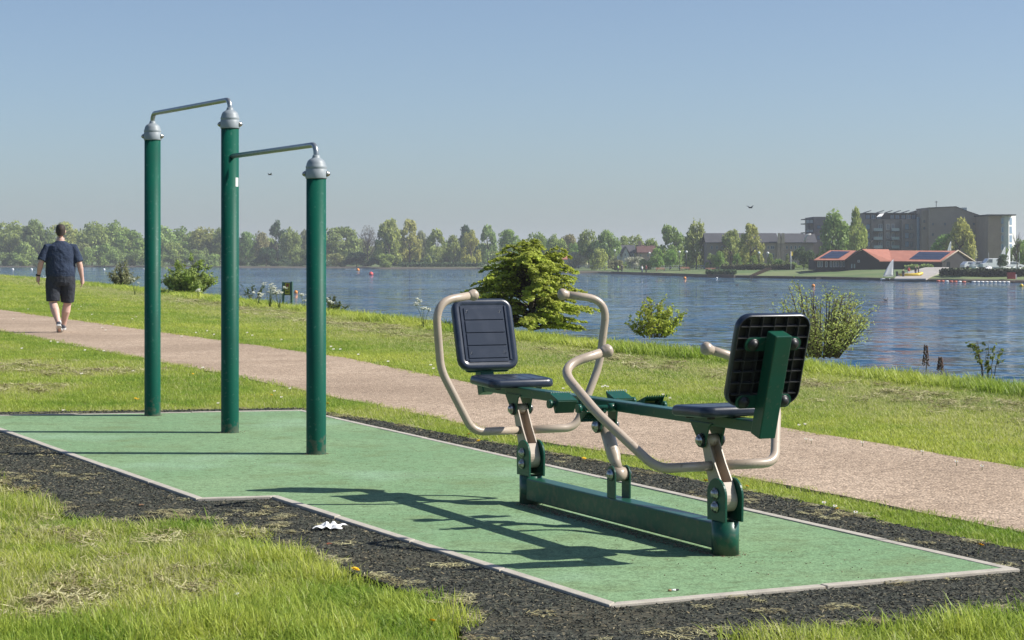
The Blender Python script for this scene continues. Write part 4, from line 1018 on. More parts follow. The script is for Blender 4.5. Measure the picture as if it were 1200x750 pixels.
# --- brick terrace
d0 = 470.0; zb = far_z(890, 470)-.5
org = Vector((SX(890, d0), d0, zb)); ter = thing('terraced_houses', 'long grey brown brick terrace with slate roof and two pale gables left of the apartments', 'terrace', org)
ybase = HZ+(H-zb)*F/d0
w_ = MB(); bbox(w_, 828, 953, 284.5, ybase, d0, 9, org); w_.build('wall', M['brick_grey'], ter)
def roof_part(par, org, px0, px1, py_e, py_r, d, depth, m, name='roof', ov=.35):
    mb = MB(); x0, x1 = SX(px0, d)-org[0]-ov, SX(px1, d)-org[0]+ov; ze, zr = SZ(py_e, d)-org[2], SZ(py_r, d)-org[2]; y = d-org[1]
    mb.add([(x0, y-ov, ze-.1), (x1, y-ov, ze-.1), (x1, y+depth/2, zr), (x0, y+depth/2, zr), (x0, y+depth+ov, ze-.1), (x1, y+depth+ov, ze-.1), (x0, y-ov, ze+.1), (x1, y-ov, ze+.1), (x1, y+depth/2, zr+.22), (x0, y+depth/2, zr+.22), (x0, y+depth+ov, ze+.1), (x1, y+depth+ov, ze+.1)],
           [(0, 1, 2, 3), (3, 2, 5, 4), (6, 9, 8, 7), (9, 10, 11, 8), (0, 6, 7, 1), (4, 5, 11, 10), (0, 3, 9, 6), (3, 4, 10, 9), (1, 7, 8, 2), (2, 8, 11, 5)])
    return mb.build(name, m, par)
roof_part(ter, org, 828, 911, 284.5, 274, d0, 9, M['slate']); roof_part(ter, org, 919, 943, 284.5, 274.3, d0, 9, M['slate']); roof_part(ter, org, 946, 956, 284.5, 275, d0-.3, 9, M['slate'])
for (pa, pb) in ((910.5, 914.5), (915, 919.5)):
    g = MB(); x0, x1 = SX(pa, d0)-org[0], SX(pb, d0)-org[0]; g.prism([(x0, SZ(312, d0)-org[2]), (x1, SZ(312, d0)-org[2]), (x1, SZ(284, d0)-org[2]), ((x0+x1)/2, SZ(273, d0)-org[2]), (x0, SZ(284, d0)-org[2])], -.6, 0, 'y')
    g.build('gable_wall', M['brick_grey'], ter); g = MB(); g.prism([(x0+.02, SZ(285, d0)-org[2]), (x1-.02, SZ(285, d0)-org[2]), (x1-.02, SZ(282.5, d0)-org[2]), ((x0+x1)/2+.3, SZ(273.2, d0)-org[2]), ((x0+x1)/2-.3, SZ(273.2, d0)-org[2]), (x0+.02, SZ(282.5, d0)-org[2])], -.7, -.61, 'y'); g.build('gable_panel', M['stone'], ter)
g = MB(); g.tube([(SX(942, d0)-org[0], -.6, SZ(283, d0)-org[2]), (SX(945.5, d0)-org[0], -.6, SZ(275, d0)-org[2]), (SX(950, d0)-org[0], -.6, SZ(274.6, d0)-org[2])], .22, 6); g.build('barge_board', M['render'], ter)
for px in list(range(833, 908, 6))+[897, 903]+list(range(921, 941, 5)):
    if px in (897,): continue
    for (a, b) in ((288, 292), (297, 302), (306, 310)): window(ter, org, px, px+2.3, a, b, d0, 'frame', 0)
# --- glass corner tower + flat block
d1 = 480.0; zb = far_z(955, 470)-.5; org = Vector((SX(958, d1), d1, zb)); yb_ = HZ+(H-zb)*F/d1
tw = thing('apartment_block', 'flat roofed dark block with a glazed corner balcony tower left of the large willow', 'apartments', org)
m_ = MB(); bbox(m_, 953.5, 968, 254, yb_, d1, 14, org); m_.build('wall', M['brick_dark'], tw)
m_ = MB(); bbox(m_, 944.5, 953.4, 274.5, yb_, d1-.5, 12, org); m_.build('lower_wall', M['brick_grey'], tw)
for py in (256.2, 261.5, 272): q = MB(); bbox(q, 944, 953.4, py, py+1.1, d1-.6, 8, org); q.build('balcony_slab', M['dframe'], tw)
for px in (944.2, 948.7, 952.8): q = MB(); bbox(q, px, px+.6, 257.3, 272, d1-.55, .2, org); q.build('balcony_post', M['dframe'], tw)
for (a, b) in ((257.5, 261.3), (269.5, 271.8)): q = MB(); bbox(q, 944.9, 952.7, a, b, d1-.5, .05, org); q.build('balcony_glass', M['bglass'], tw)
for (a, b) in ((263, 269), ): window(tw, org, 946, 951, a, b, d1+6, 'frame', 2)
for (a, b) in ((264, 268), (276, 281)): window(tw, org, 957.5, 961, a, b, d1, 'dframe', 1, 'blueglass')
# --- apartments with balconies
d2 = 460.0; zb = far_z(1040, 460)-.4; org = Vector((SX(1050, d2), d2, zb)); yb_ = HZ+(H-zb)*F/d2
ap = thing('apartment_block', 'dark brick apartments with balconies and glazed top floor right of the golden tree', 'apartments', org)
m_ = MB(); bbox(m_, 1012, 1081, 257, yb_, d2, 16, org); m_.build('wall', M['brick_dark'], ap)
m_ = MB(); bbox(m_, 1014, 1079, 250.6, 256.9, d2+2, 12, org); m_.build('penthouse', M['dframe'], ap)
for px in (1014.5, 1021, 1027.5, 1043, 1049, 1056, 1062, 1068): window(ap, org, px, px+5, 251.6, 256.6, d2+2, 'frame' if px in (1021, 1062) else 'dframe', 1, 'blueglass')
q = MB(); bbox(q, 1013, 1073, 249.3, 250.5, d2+.8, 14, org); q.build('flat_roof', M['slate'], ap)
for px in (1016, 1031, 1041, 1051, 1061, 1070): 
    q = MB(); x0 = SX(px, d2)-org[0]; z = SZ(249.2, d2)-org[2]; q.prism([(x0, z), (x0+1.6, z+.5), (x0+1.55, z+.62), (x0-.05, z+.12)], 3, 5, 'y'); q.build('roof_solar_panel', M['dframe'], ap)
q = MB(); x0, x1 = SX(1026, d2)-org[0], SX(1038, d2)-org[0]; z = SZ(250.5, d2)-org[2]; q.add([(x0, -1.2, z-.75), (x1-1.2, -1.2, z-.6), (x1, 1.4, z+.35), (x0+1.5, 1.4, z+.25), (x0, -1.2, z-.83), (x1-1.2, -1.2, z-.68), (x1, 1.4, z+.27), (x0+1.5, 1.4, z+.17)], [(0, 1, 2, 3), (4, 7, 6, 5), (0, 4, 5, 1), (1, 5, 6, 2), (2, 6, 7, 3), (3, 7, 4, 0)]); q.build('white_awning', M['white'], ap)
for a in range(4):
    y0 = 262.5+a*10.2
    for (pa, pb, fr) in ((1014.5, 1019.5, 'dframe'), (1029.5, 1034.5, 'frame'), (1038.5, 1042.8, 'frame'), (1044.5, 1048, 'frame'), (1060.5, 1065, 'dframe'), (1066.5, 1070, 'dframe')):
        window(ap, org, pa, pb, y0, y0+6.6, d2, fr, 1 if pb-pa > 4 else 0, 'blueglass' if pa in (1014.5, 1060.5) else 'glass')
    for (pa, pb) in ((1024, 1034.5), (1045, 1054)):
        q = MB(); bbox(q, pa, pb, y0+8.2, y0+9.0, d2-1.6, 1.6, org); q.build('balcony_slab', M['dframe'], ap); q = MB(); bbox(q, pa, pb, y0+4.8, y0+8.2, d2-1.55, .06, org); q.build('balcony_glass', M['bglass'], ap)
for px in (1021.5, 1036, 1056.5): q = MB(); bbox(q, px, px+1.6, 257.5, yb_, d2-.7, .7, org); q.build('pier', M['brick_dark'], ap)
q = MB(); bbox(q, 1074.6, 1077.6, 254, yb_, d2-.5, .5, org); q.build('stair_glazing', M['blueglass'], ap)
for k in range(7): q = MB(); bbox(q, 1077.8, 1079.6, 256+k*6, 258+k*6, d2-.3, .3, org); q.build('window', M['dframe'], ap)
q = MB(); bbox(q, 1076, 1081.5, 247.5, 253, d2+1, 6, org); q.build('chimney_block', M['stone'], ap)
# --- biggest brick block
d3 = 456.0; zb = far_z(1115, 450)-.4; org = Vector((SX(1118, d3), d3, zb)); yb_ = HZ+(H-zb)*F/d3
bk = thing('apartment_block', 'largest plain grey brick block with sloping right shoulder and few windows', 'apartments', org)
def pp(px, py): return (SX(px, d3)-org[0], SZ(py, d3)-org[2])
m_ = MB(); m_.prism([pp(1088.7, yb_), pp(1150, yb_), pp(1150, 253.3), pp(1133, 247.5), pp(1120, 242.2), pp(1088.7, 243.6)], 0, 14, 'y'); m_.build('wall', M['brick_grey'], bk)
q = MB(); q.prism([pp(1088.2, 244.2), pp(1088.2, 243.1), pp(1120, 241.7), pp(1133.2, 247), pp(1150.4, 252.8), pp(1150.4, 253.6), pp(1133, 247.8), pp(1120, 242.5)], -.3, 14.3, 'y'); q.build('parapet', M['dframe'], bk)
m_ = MB(); bbox(m_, 1080.5, 1088.5, 246.5, yb_, d3+1.5, 12, org); m_.build('side_wall', M['brick_grey'], bk)
for (px, py) in ((1092, 261), (1106, 261), (1140, 261), (1092, 273.5), (1082, 258), (1082, 266)): window(bk, org, px, px+2.4, py, py+3, d3 if px > 1089 else d3+1.5, 'dframe', 0)
def slant(par, org, pa, da, pb, db, u0, u1, py0, py1, th, m, name, dd=0.0):
    # slab on a wall that runs obliquely from (pa, da) to (pb, db)
    def P(u, py, off):
        d = da+(db-da)*u; px = pa+(pb-pa)*u; return Vector((SX(px, d)-org[0], d-org[1], SZ(py, (da+db)/2)-org[2]))
    a, b = P(0, 0, 0), P(1, 0, 0); n_ = Vector((b.y-a.y, -(b.x-a.x), 0)).normalized()
    A, B, C, D = P(u0, py1, 0), P(u1, py1, 0), P(u1, py0, 0), P(u0, py0, 0); q = [v+n_*dd for v in (A, B, C, D)]; r = [v-n_*th for v in q]
    mb = MB(); mb.add([tuple(v) for v in q+r], [(0, 1, 2, 3), (7, 6, 5, 4), (0, 4, 5, 1), (1, 5, 6, 2), (2, 6, 7, 3), (3, 7, 4, 0)]); return mb.build(name, m, par)
slant(bk, org, 1150.2, d3-.4, 1157.6, d3+9, 0, 1, 253.6, yb_, 3, M['stone'], 'stone_bay')
for k in range(4):
    for u in (.12, .56): slant(bk, org, 1150.2, d3-.4, 1157.6, d3+9, u, u+.28, 260.5+k*12, 268+k*12, .08, M['wood'], 'window', .06)
q = MB(); bbox(q, 1097, 1097.5, 235.5, 243, d3+3, .2, org); q.build('aerial', M['dframe'], bk); q = MB(); bbox(q, 1095.6, 1098.8, 236.4, 237, d3+3, .1, org); q.build('aerial_bar', M['dframe'], bk)
q = MB(); bbox(q, 1128, 1133, 243.2, 249, d3+6, 3, org); q.build('roof_tank', M['bglass'], bk)
# --- right end block with white glazed corner
d4 = 444.0; org = Vector((SX(1175, d4), d4, zb)); yb_ = HZ+(H-zb)*F/d4
rb_ = thing('apartment_block', 'warm brick block with a white glazed corner at the right edge of the skyline', 'apartments', org)
m_ = MB(); bbox(m_, 1158, 1173.5, 253, yb_, d4, 13, org); m_.build('wall', M['brick_warm'], rb_)
m_ = MB(); bbox(m_, 1176.5, 1182, 252.5, yb_, d4+.2, 12, org); m_.build('grey_panel_wall', M['frame'], rb_)
slant(rb_, org, 1182, d4-.3, 1190.5, d4+9, 0, 1, 251.8, yb_, 3, M['render'], 'white_wall')
q = MB(); bbox(q, 1157.4, 1190.8, 251.2, 252.6, d4-1, 14, org); q.build('flat_roof', M['slate'], rb_)
for k in range(5):
    y0 = 255.5+k*10.2; window(rb_, org, 1173.2, 1176.4, y0, y0+7, d4-.1, 'frame', 0, 'blueglass'); slant(rb_, org, 1182, d4-.3, 1190.5, d4+9, .1, .42, y0, y0+8.0, .08, M['blueglass'], 'window', .06)
# --- boathouse with orange roofs
d5 = 398.0; zb = far_z(1045, 398)-.15; org = Vector((SX(1048, d5), d5, zb)); yg = HZ+(H-zb)*F/d5
bh = thing('boathouse', 'long black clad boathouse with orange tiled roofs and solar panels by the slipway', 'boathouse', org)
def q3(px, py, d): return (SX(px, d)-org[0], d-org[1], SZ(py, d)-org[2])
def rpl(corners, th=.18, m=None, name='roof'):
    m = m or M['tile']; mb = MB(); mb.add([q3(*c) for c in corners]+[tuple(Vector(q3(*c))-Vector((0, 0, th))) for c in corners], [tuple(range(len(corners))), tuple(range(len(corners), 2*len(corners)))[::-1]]+[(i, len(corners)+i, len(corners)+(i+1) % len(corners), (i+1) % len(corners)) for i in range(len(corners))]); return mb.build(name, m, bh)
w_ = MB(); bbox(w_, 956, 991, 304.3, yg, d5+1, 10, org); w_.build('left_wing_wall', M['clad'], bh)
w_ = MB(); w_.prism([(SX(991, d5)-org[0], 0), (SX(1030, d5)-org[0], 0), (SX(1030, d5)-org[0], SZ(305, d5)-org[2]), (SX(1009.3, d5)-org[0], SZ(293.5, d5)-org[2]), (SX(991, d5)-org[0], SZ(304, d5)-org[2])], -.8, 12, 'y'); w_.build('gable_wall', M['clad'], bh)
w_ = MB(); bbox(w_, 1030, 1104, 305.4, yg, d5+1.2, 10, org); w_.build('right_wing_wall', M['clad'], bh)
w_ = MB(); ge = [q3(1104, 318, d5+1.2), q3(1140, 318, d5+12), q3(1140, 305.7, d5+12), q3(1122.3, 294.3, d5+6.2), q3(1104, 306, d5+1.2)]; w_.rings([ge, [(x-.6, y+.5, z) for x, y, z in ge]], False); w_.build('end_gable_wall', M['clad'], bh)
rpl([(953.5, 304.6, d5+.2), (991.5, 304.6, d5+.2), (1009, 293.6, d5+6), (972.5, 293.2, d5+6)])['label'] = 'left wing roof with solar panels'
rpl([(1009.2, 291.8, d5-1.2), (1030.5, 305.6, d5-1.4), (1045, 305.6, d5-.2), (1041.5, 292.2, d5+6)])
rpl([(1009.2, 291.8, d5-1.25), (990.2, 304.8, d5-1.4), (989.0, 304.8, d5+.1), (1007.5, 292.6, d5+3)])
rpl([(1041.6, 293.4, d5+6), (1045.1, 305.8, d5+.2), (1103.5, 306.6, d5+.2), (1122.5, 293.8, d5+6)])['label'] = 'right wing roof with solar panels'
rpl([(1122.6, 293.5, d5+6), (1142.8, 306.2, d5+12), (1136, 306.4, d5+13), (1116, 293.5, d5+7)])
q = MB(); q.tube([q3(1103.6, 306.7, d5+.2), q3(1122.5, 293.5, d5+5.9), q3(1142.5, 306.4, d5+11.8)], .15, 6); q.build('barge_board', M['stone'], bh)
q = MB(); q.tube([q3(990.2, 305, d5-1.6), q3(1009.2, 291.7, d5-1.45), q3(1030.5, 305.9, d5-1.6)], .12, 6); q.build('barge_board', M['clad'], bh)
# solar arrays: one panel at a time
def arr(A, B, C, D, nx, ny):
    A, B, C, D = [Vector(q3(*c)) for c in (A, B, C, D)]
    nrm = (B-A).cross(D-A).normalized(); nrm = nrm if nrm.z > 0 else -nrm
    for i in range(nx):
        for j in range(ny):
            def P(u, v): return A.lerp(B, u).lerp(D.lerp(C, u), v)+nrm*.14
            e = .04; u0, u1, v0, v1 = (i+e)/nx, (i+1-e)/nx, (j+e)/ny, (j+1-e)/ny; c = [P(u0, v0), P(u1, v0), P(u1, v1), P(u0, v1)]
            mb = MB(); mb.add([tuple(p) for p in c]+[tuple(p-nrm*.08) for p in c], [(0, 1, 2, 3), (7, 6, 5, 4), (0, 4, 5, 1), (1, 5, 6, 2), (2, 6, 7, 3), (3, 7, 4, 0)]); mb.build('solar_panel', M['solar'], bh)
arr((960, 303.2, d5+.95), (983, 303.2, d5+.95), (996, 295.2, d5+5.1), (974.5, 294.8, d5+5.1), 8, 3)
arr((1065, 304.5, d5+1.1), (1101.5, 305, d5+1.1), (1114, 296, d5+5.1), (1077, 295.6, d5+5.1), 12, 3)
for px in (958, 961.5, 967, 972.5, 976.5, 980, 984, 987.5): window(bh, org, px, px+2.6, 306.2, 313, d5+1, 'frame', 0)
for px in (997, 1000.2): window(bh, org, px, px+2.2, 309, 314.5, d5-.8, 'dframe', 0, 'bglass')
window(bh, org, 1005, 1007.5, 304.7, 307.5, d5-.8, 'frame', 0)
q = MB(); bbox(q, 1109.5, 1113.5, 307, 316, d5-.6, .1, org); q.build('door', M['slate'], bh)
for px in (1035, 1046, 1057, 1068, 1079, 1090): q = MB(); bbox(q, px, px+9.6, 307.5, yg-.5, d5+1.1, .1, org); q.build('cladding_door', M['clad'], bh)
# --- two houses
def house(pxc, hw, eave, ridge, d, label, wallm, roofm, gable):
    zb = far_z(pxc, d)-.3; o = Vector((SX(pxc, d), d, zb)); t = thing('house', label, 'house', o); hx = hw*d/F; ze = SZ(eave, d)-zb; zr = SZ(ridge, d)-zb
    MB().box(-hx, hx, 0, 8, 0, ze).build('wall', wallm, t)
    mb = MB(); mb.prism([(-.5, ze-.15), (4, zr), (8.5, ze-.15), (8.5, ze+.05), (4, zr+.25), (-.5, ze+.05)], -hx-.4, hx+.4, 'x'); mb.build('roof', roofm, t)
    if gable:
        g = MB(); gx = -hx*.1; gw = hx*.42; g.prism([(gx-gw, 0), (gx+gw, 0), (gx+gw, ze*.85), (gx, zr*.93), (gx-gw, ze*.85)], -1.6, 1, 'y'); g.build('gable_wall', M['render'], t)
        for s in (-1, 1): r = MB(); r.prism([(gx, zr*.93+.02), (gx, zr*.93+.35), (gx+s*(gw+.5), ze*.85-.2), (gx+s*(gw+.5), ze*.85-.55)], -1.9, 3, 'y'); r.build('roof', roofm, t)
        window(t, o, pxc-2.2, pxc-.4, eave+1, eave+4, d-1.6, 'frame', 0)
    ch = MB(); ch.box(-hx*.9, -hx*.9+.9, 3, 4.2, ze, zr+1.3); ch.build('chimney', M['brick_warm'], t)
    for k in (-.7, .2, .7): window(t, o, pxc+hw*k-1, pxc+hw*k+1, eave+1.5, eave+4.5, d, 'frame', 0)
house(734, 9.5, 296, 288, 590, 'pale gabled house with grey tiled roof among the trees', M['render'], M['slate'], True)
house(757.5, 9.5, 296, 287.6, 585, 'house with a dark red tiled roof right of the pale gabled house', M['brick_warm'], mat('dark_red_tiles', (.10, .045, .040), .9), False)
house(668, 12, 304, 299, 600, 'low pale house half hidden behind the pale blossoming tree', M['render'], M['tile'], False)
# ------------------------------------------------------------------ small things across the water
def sail_boat(px, py, d, hpx, label, sail=True, z=None, rz=0.0, name='sailing_dinghy', fat=1.0):
    z = WATER if z is None else z; t = thing(name, label, 'boat', (SX(px, d), d, z), rz); h = hpx*d/F
    hu = MB(); secs = [(-1.9, .42, .05), (-1.0, .62, .0), (.2, .66, .0), (1.2, .42, .03), (1.95, .04, .12)]
    hu.rings([[(x, -w_, .38), (x, -w_*.8, .1+b), (x, 0, b-.05), (x, w_*.8, .1+b), (x, w_, .38), (x, w_*.7, .42), (x, 0, .43), (x, -w_*.7, .42)] for x, w_, b in secs], False); hu.build('hull', M['white'], t)
    m = MB(); m.tube([(.55, 0, .3), (.5, 0, h)], [.04, .025], 8); ms = m.build('mast', M['frame'], t); m = MB(); m.tube([(.5, 0, .75), (-1.5*fat, .12, .8)], .03, 6); m.build('boom', M['frame'], t)
    if sail:
        s = MB(); n = 8; rr = []
        for i in range(n+1):
            u = i/n; zz = .8+(h-.9)*u; wd = (1.95*fat)*(1-u)**.75*(1)+.05; rr.append([( .47-wd*k/4, .12*math.sin(PI*k/4)*(1-u)+.01+.03*k*(1-u), zz) for k in range(5)])
        V = [p for r in rr for p in r]; s.add(V, [(i*5+k, i*5+k+1, (i+1)*5+k+1, (i+1)*5+k) for i in range(n) for k in range(4)], True); o = s.build('sail', M['white'], t); md = o.modifiers.new('cloth', 'SOLIDIFY'); md.thickness = .01
    return t
sail_boat(1044, 329, 358, 56*.98*.5*.5*2-2, 'white dinghy with a raised white sail at the foot of the slipway', rz=.25)
sail_boat(1053, 329, 352, 0.1, 'white dinghy hull lying beside the sailing dinghy at the slipway', sail=False, rz=.1) if False else None
zq = lambda px, d: far_z(px, d)
for (px, d, hp, lab, rz, ft) in ((1175.5, 372, 27, 'left of two tall white sails standing on the bank at the right', .3, .9), (1181.5, 375, 25, 'right of two tall white sails standing on the bank at the right', .5, .75)):
    sail_boat(px, 0, d, hp, lab, z=zq(px, d)+.1, rz=rz, name='parked_dinghy', fat=ft)
sail_boat(1112, 0, 428, 31, 'dinghy on land with its white sail tip showing over the boathouse roof', z=zq(1112, 428), rz=.2, name='parked_dinghy', fat=.8)
for (px, hp, a) in ((1143, 26, .12), (1158.5, 20, -.14), (1190.5, 28, 0), (1194, 22, .06), (1186.5, 16, .1)):
    sail_boat(px, 0, 374, hp, {1143: 'parked dinghy with a bare leaning mast beside the boathouse', 1158.5: 'parked dinghy with a short bare mast among the white cars', 1190.5: 'parked dinghy with the tallest bare mast right of the white sails', 1194: 'rightmost parked dinghy with a bare mast', 1186.5: 'parked dinghy with the shortest bare mast right of the white sails'}[px], sail=False, z=zq(px, 374), rz=1.2, name='parked_dinghy', fat=.7).rotation_euler.y = a
def car(px, d, rz, label, paint, van=False):
    z = zq(px, d); t = thing('parked_car' if not van else 'parked_van', label, 'car' if not van else 'van', (SX(px, d), d, z), rz)
    b = MB(); pr = [(-2.1, .35), (2.1, .35), (2.15, .8), (1.3, .95), (.7, 1.45), (-1.4, 1.48), (-2.05, .95)] if not van else [(-2.3, .4), (2.3, .4), (2.35, 1.1), (1.7, 1.3), (1.1, 2.1), (-2.3, 2.15)]
    b.prism(pr, -.85, .85, 'y'); b.build('body', paint, t, bevel=.06)
    g = MB(); gp = [(-1.3, .98), (1.1, .98), (.66, 1.38), (-1.2, 1.40)] if not van else [(.3, 1.3), (1.55, 1.32), (1.05, 1.95), (.3, 1.98)]; g.prism(gp, -.865, .865, 'y'); g.build('windows', M['glass'], t)
    for x in (-1.35, 1.35):
        for s in (-1, 1):
            w_ = MB(); w_.lathe([(.2, s*.72), (.33, s*.73), (.33, s*.88), (.2, s*.89)], 14, (x, 0, .33), 'y'); w_.build('wheel', M['black'], t)
M['carwhite'] = mat('white_car_paint', (.75, .76, .77), .25, coat=.5)
car(1138.5, 384, .3, 'white car nearest the boathouse gable', M['carwhite']); car(1149.5, 383, .1, 'white car between the boathouse and the white van', M['carwhite'])
car(1162.5, 382, PI+.2, 'white van right of the two white cars', M['carwhite'], True); car(1156, 388, .2, 'dark car parked behind the white van', mat('dark_car_paint', (.03, .035, .045), .25, coat=.5)); car(1186, 384, .2, 'blue white car at the far right behind the masts', M['carwhite'])
# yellow safety boat on the slipway
def rib_boat(px, d, label):
    t = thing('safety_boat', label, 'boat', (SX(px, d), d, WATER+.55), .15)
    m = MB(); pth = arc_path([(-2.2, -.75, .55), (1.2, -.75, .6), (2.5, 0, .95), (1.2, .75, .6), (-2.2, .75, .55)], .7, 6); m.tube(pth, .26, 12); m.build('inflatable_tube', M['yellow'], t)
    m = MB(); m.rings([[(x, -w_, .5), (x, 0, b), (x, w_, .5), (x, 0, .55)] for x, w_, b in ((-2.2, .7, .1), (0, .72, .08), (1.4, .5, .2), (2.3, .05, .6))], False); m.build('hull', M['frame'], t)
    m = MB(); m.box(-.5, .1, -.25, .25, .5, 1.2); m.build('console', M['white'], t); m = MB(); m.box(-2.6, -2.3, -.2, .2, .2, 1.2); m.build('outboard_motor', M['black'], t, bevel=.04)
rib_boat(1066.5, 352, 'yellow inflatable safety boat on the slipway right of the sailing dinghy')
slip = MB(); xs = [(1048, 1085, 344, -3.25), (1050, 1090, 350, -2.95), (1066, 1103, 362, -2.1), (1085, 1112, 376, -1.45)]
slip.add([(SX(p, d), d, z+.30) for a, b, d, z in xs for p in (a, b)], [(0, 1, 3, 2), (2, 3, 5, 4), (4, 5, 7, 6)]); o = slip.build('slipway', M['concrete']); o['kind'] = 'structure'; md = o.modifiers.new('slab', 'SOLIDIFY'); md.thickness = .3
# distant people
def far_person(px, d, z, label, top, legs, rz=0):
    t = thing('person', label, 'person', (SX(px, d), d, z), rz); b = MB()
    b.rings([ell((0, 0, q), rx, ry, n=12) for q, rx, ry in ((.85, .15, .11), (1.0, .16, .12), (1.2, .15, .11), (1.42, .19, .11), (1.5, .08, .07), (1.57, .055, .06), (1.63, .075, .085), (1.72, .08, .09), (1.8, .04, .05))])
    for s in (-1, 1):
        b.tube([(s*.09, 0, .9), (s*.10, .04*s, .48), (s*.10, -.06*s, .06), (s*.10, .1-.06*s, .04)], [.09, .06, .045, .04], 8); b.tube([(s*.18, 0, 1.43), (s*.24, 0, 1.15), (s*.23, .1, .9), (s*.23, .12, .82)], [.055, .045, .035, .04], 8)
    bo = b.build('body', M['skin'], t); remesh(bo, .03, 2)
    c = MB(); c.rings([ell((0, 0, q), rx, ry, n=12) for q, rx, ry in ((.88, .18, .14), (1.0, .18, .14), (1.2, .175, .13), (1.42, .21, .13), (1.5, .10, .09))])
    for s in (-1, 1): c.tube([(s*.16, 0, 1.43), (s*.24, 0, 1.2)], [.075, .065], 8)
    c.build('top', top, t); l = MB()
    for s in (-1, 1): l.tube([(s*.085, 0, .95), (s*.10, .04*s, .48), (s*.10, -.06*s, .1)], [.11, .085, .07], 8)
    l.build('trousers', legs, t)
M['hivis'] = mat('hi_vis_green', (.35, .65, .12), .8); M['jean'] = mat('blue_jeans', (.04, .06, .13), .9); M['redcl'] = mat('red_cloth', (.4, .06, .05), .9); M['darkcl'] = mat('dark_cloth', (.02, .022, .03), .9)
dq = shore_d(753)+4
far_person(752.4, dq, zq(752.4, dq), 'person in a white top on the far waterside path below the dark roofed house', M['white'], M['jean'], .4)
far_person(757.2, dq+2, zq(757.2, dq), 'person in a red top beside the one in white on the far path', M['redcl'], M['darkcl'], -.4)
dq = shore_d(725)+9
far_person(724.3, dq, zq(724, dq), 'person in a hi-vis green top on the far lawn', M['hivis'], M['darkcl'], .9); far_person(728.8, dq-2, zq(728, dq), 'person in dark clothes beside the hi-vis one on the far lawn', M['darkcl'], M['darkcl'], .2)
far_person(1073, 356, -2.35, 'person in dark clothes, left of two beside the yellow safety boat', M['darkcl'], M['jean'], .2); far_person(1076.3, 357, -2.3, 'person in dark clothes, right of two beside the yellow safety boat', M['darkcl'], M['darkcl'], 1.2)
far_person(1065, 352.6, -2.4, 'person in red sitting up in the yellow safety boat', M['redcl'], M['darkcl']); far_person(1058.5, 350, -2.85, 'person in dark clothes at the bow of the yellow safety boat', M['darkcl'], M['darkcl'])
# globe lamps, flag pole, benches, fence, edge wall, booms
def lamp(px, py, d, label):
    z = zq(px, d); zt = SZ(py, d)-z; t = thing('street_lamp', label, 'street lamp', (SX(px, d), d, z), 0, 'globe lamps along the far path'); m = MB(); m.tube([(0, 0, 0), (0, 0, zt-.3)], [.09, .05], 8); m.build('lamp_post', M['dframe'], t)
    m = MB(); m.ball((0, 0, zt), .30); m.build('globe', M['white'], t)
lamp(889.6, 296.3, 440, 'globe lamp on a post before the terrace, left of a near pair'); lamp(899.8, 296.6, 440, 'globe lamp on a post before the terrace, right of a near pair')
lamp(796.3, 295.2, 470, 'globe lamp left of the tall weeping tree, left of its pair'); lamp(804.5, 295.2, 470, 'globe lamp left of the tall weeping tree, right of its pair'); lamp(720.5, 293.5, 540, 'globe lamp in front of the gabled house'); lamp(761, 296.5, 540, 'globe lamp in front of the dark roofed house')
dq = 418; t = thing('flag_pole', 'grey pole with a small yellow flag left of the dark holly like tree', 'flag pole', (SX(926.8, dq), dq, zq(926.8, dq))); hh = SZ(294.5, dq)-zq(926.8, dq)
MB().tube([(0, 0, 0), (0, 0, hh)], [.12, .06], 8).build('pole', M['frame'], t); m = MB(); m.add([(.05, 0, hh), (.5, .05, hh-.1), (.45, .1, hh-.9), (.05, 0, hh-1.0), (.05, .02, hh), (.5, .07, hh-.1), (.45, .12, hh-.9), (.05, .02, hh-1.0)], [(0, 1, 2, 3), (7, 6, 5, 4), (0, 4, 5, 1), (2, 6, 7, 3), (1, 5, 6, 2)]); m.build('flag', M['yellow'], t)
def bench(px, dd, label):
    d = shore_d(px)+dd; t = thing('park_bench', label, 'bench', (SX(px, d), d, zq(px, d)), .15, 'benches on the far lawn'); m = MB()
    for k in range(3): m.box(-1.1, 1.1, -.25+k*.17, -.11+k*.17, .43, .47)
    m.build('seat', M['salmon'], t); m = MB(); m.box(-1.1, 1.1, .28, .32, .55, .68); m.box(-1.1, 1.1, .30, .34, .74, .88); m.build('backrest', M['salmon'], t)
    for s in (-1, 1): MB().box(s*.95-.05, s*.95+.05, -.22, .3, 0, .43).build('leg', M['salmon'], t)
M['salmon'] = mat('salmon_timber', (.50, .26, .19), .8)
bench(774, 22, 'pinkish bench on the far lawn left of the tall airy tree'); bench(803, 22, 'pinkish bench on the far lawn under the tall airy tree'); bench(833, 18, 'pinkish bench on the far lawn at the left end of the terrace')
def post_fence(px0, px1, dd, h, label, m_, n):
    px = px0; d = shore_d(px0)+dd; d_ = shore_d(px1)+dd; a = Vector((SX(px0, d), d, zq(px0, d))); b = Vector((SX(px1, d_), d_, zq(px1, d_))); t = thing('white_fence', label, 'fence', a); 
    for k in range(n+1):
        p = a.lerp(b, k/n)-a; q = MB(); q.box(p.x-.07, p.x+.07, p.y-.07, p.y+.07, p.z, p.z+h); q.build('fence_post', m_, t)
    for zz in (.45, .95): MB().tube([(0, 0, zz*h), tuple(b-a+Vector((0, 0, zz*h)))], .06, 4).build('rail', m_, t)
post_fence(664, 712, 62, 1.0, 'white post and rail fence along the far lawn, left stretch', M['render'], 22); post_fence(735, 828, 55, .9, 'white post and rail fence along the far lawn, right stretch', M['render'], 34)
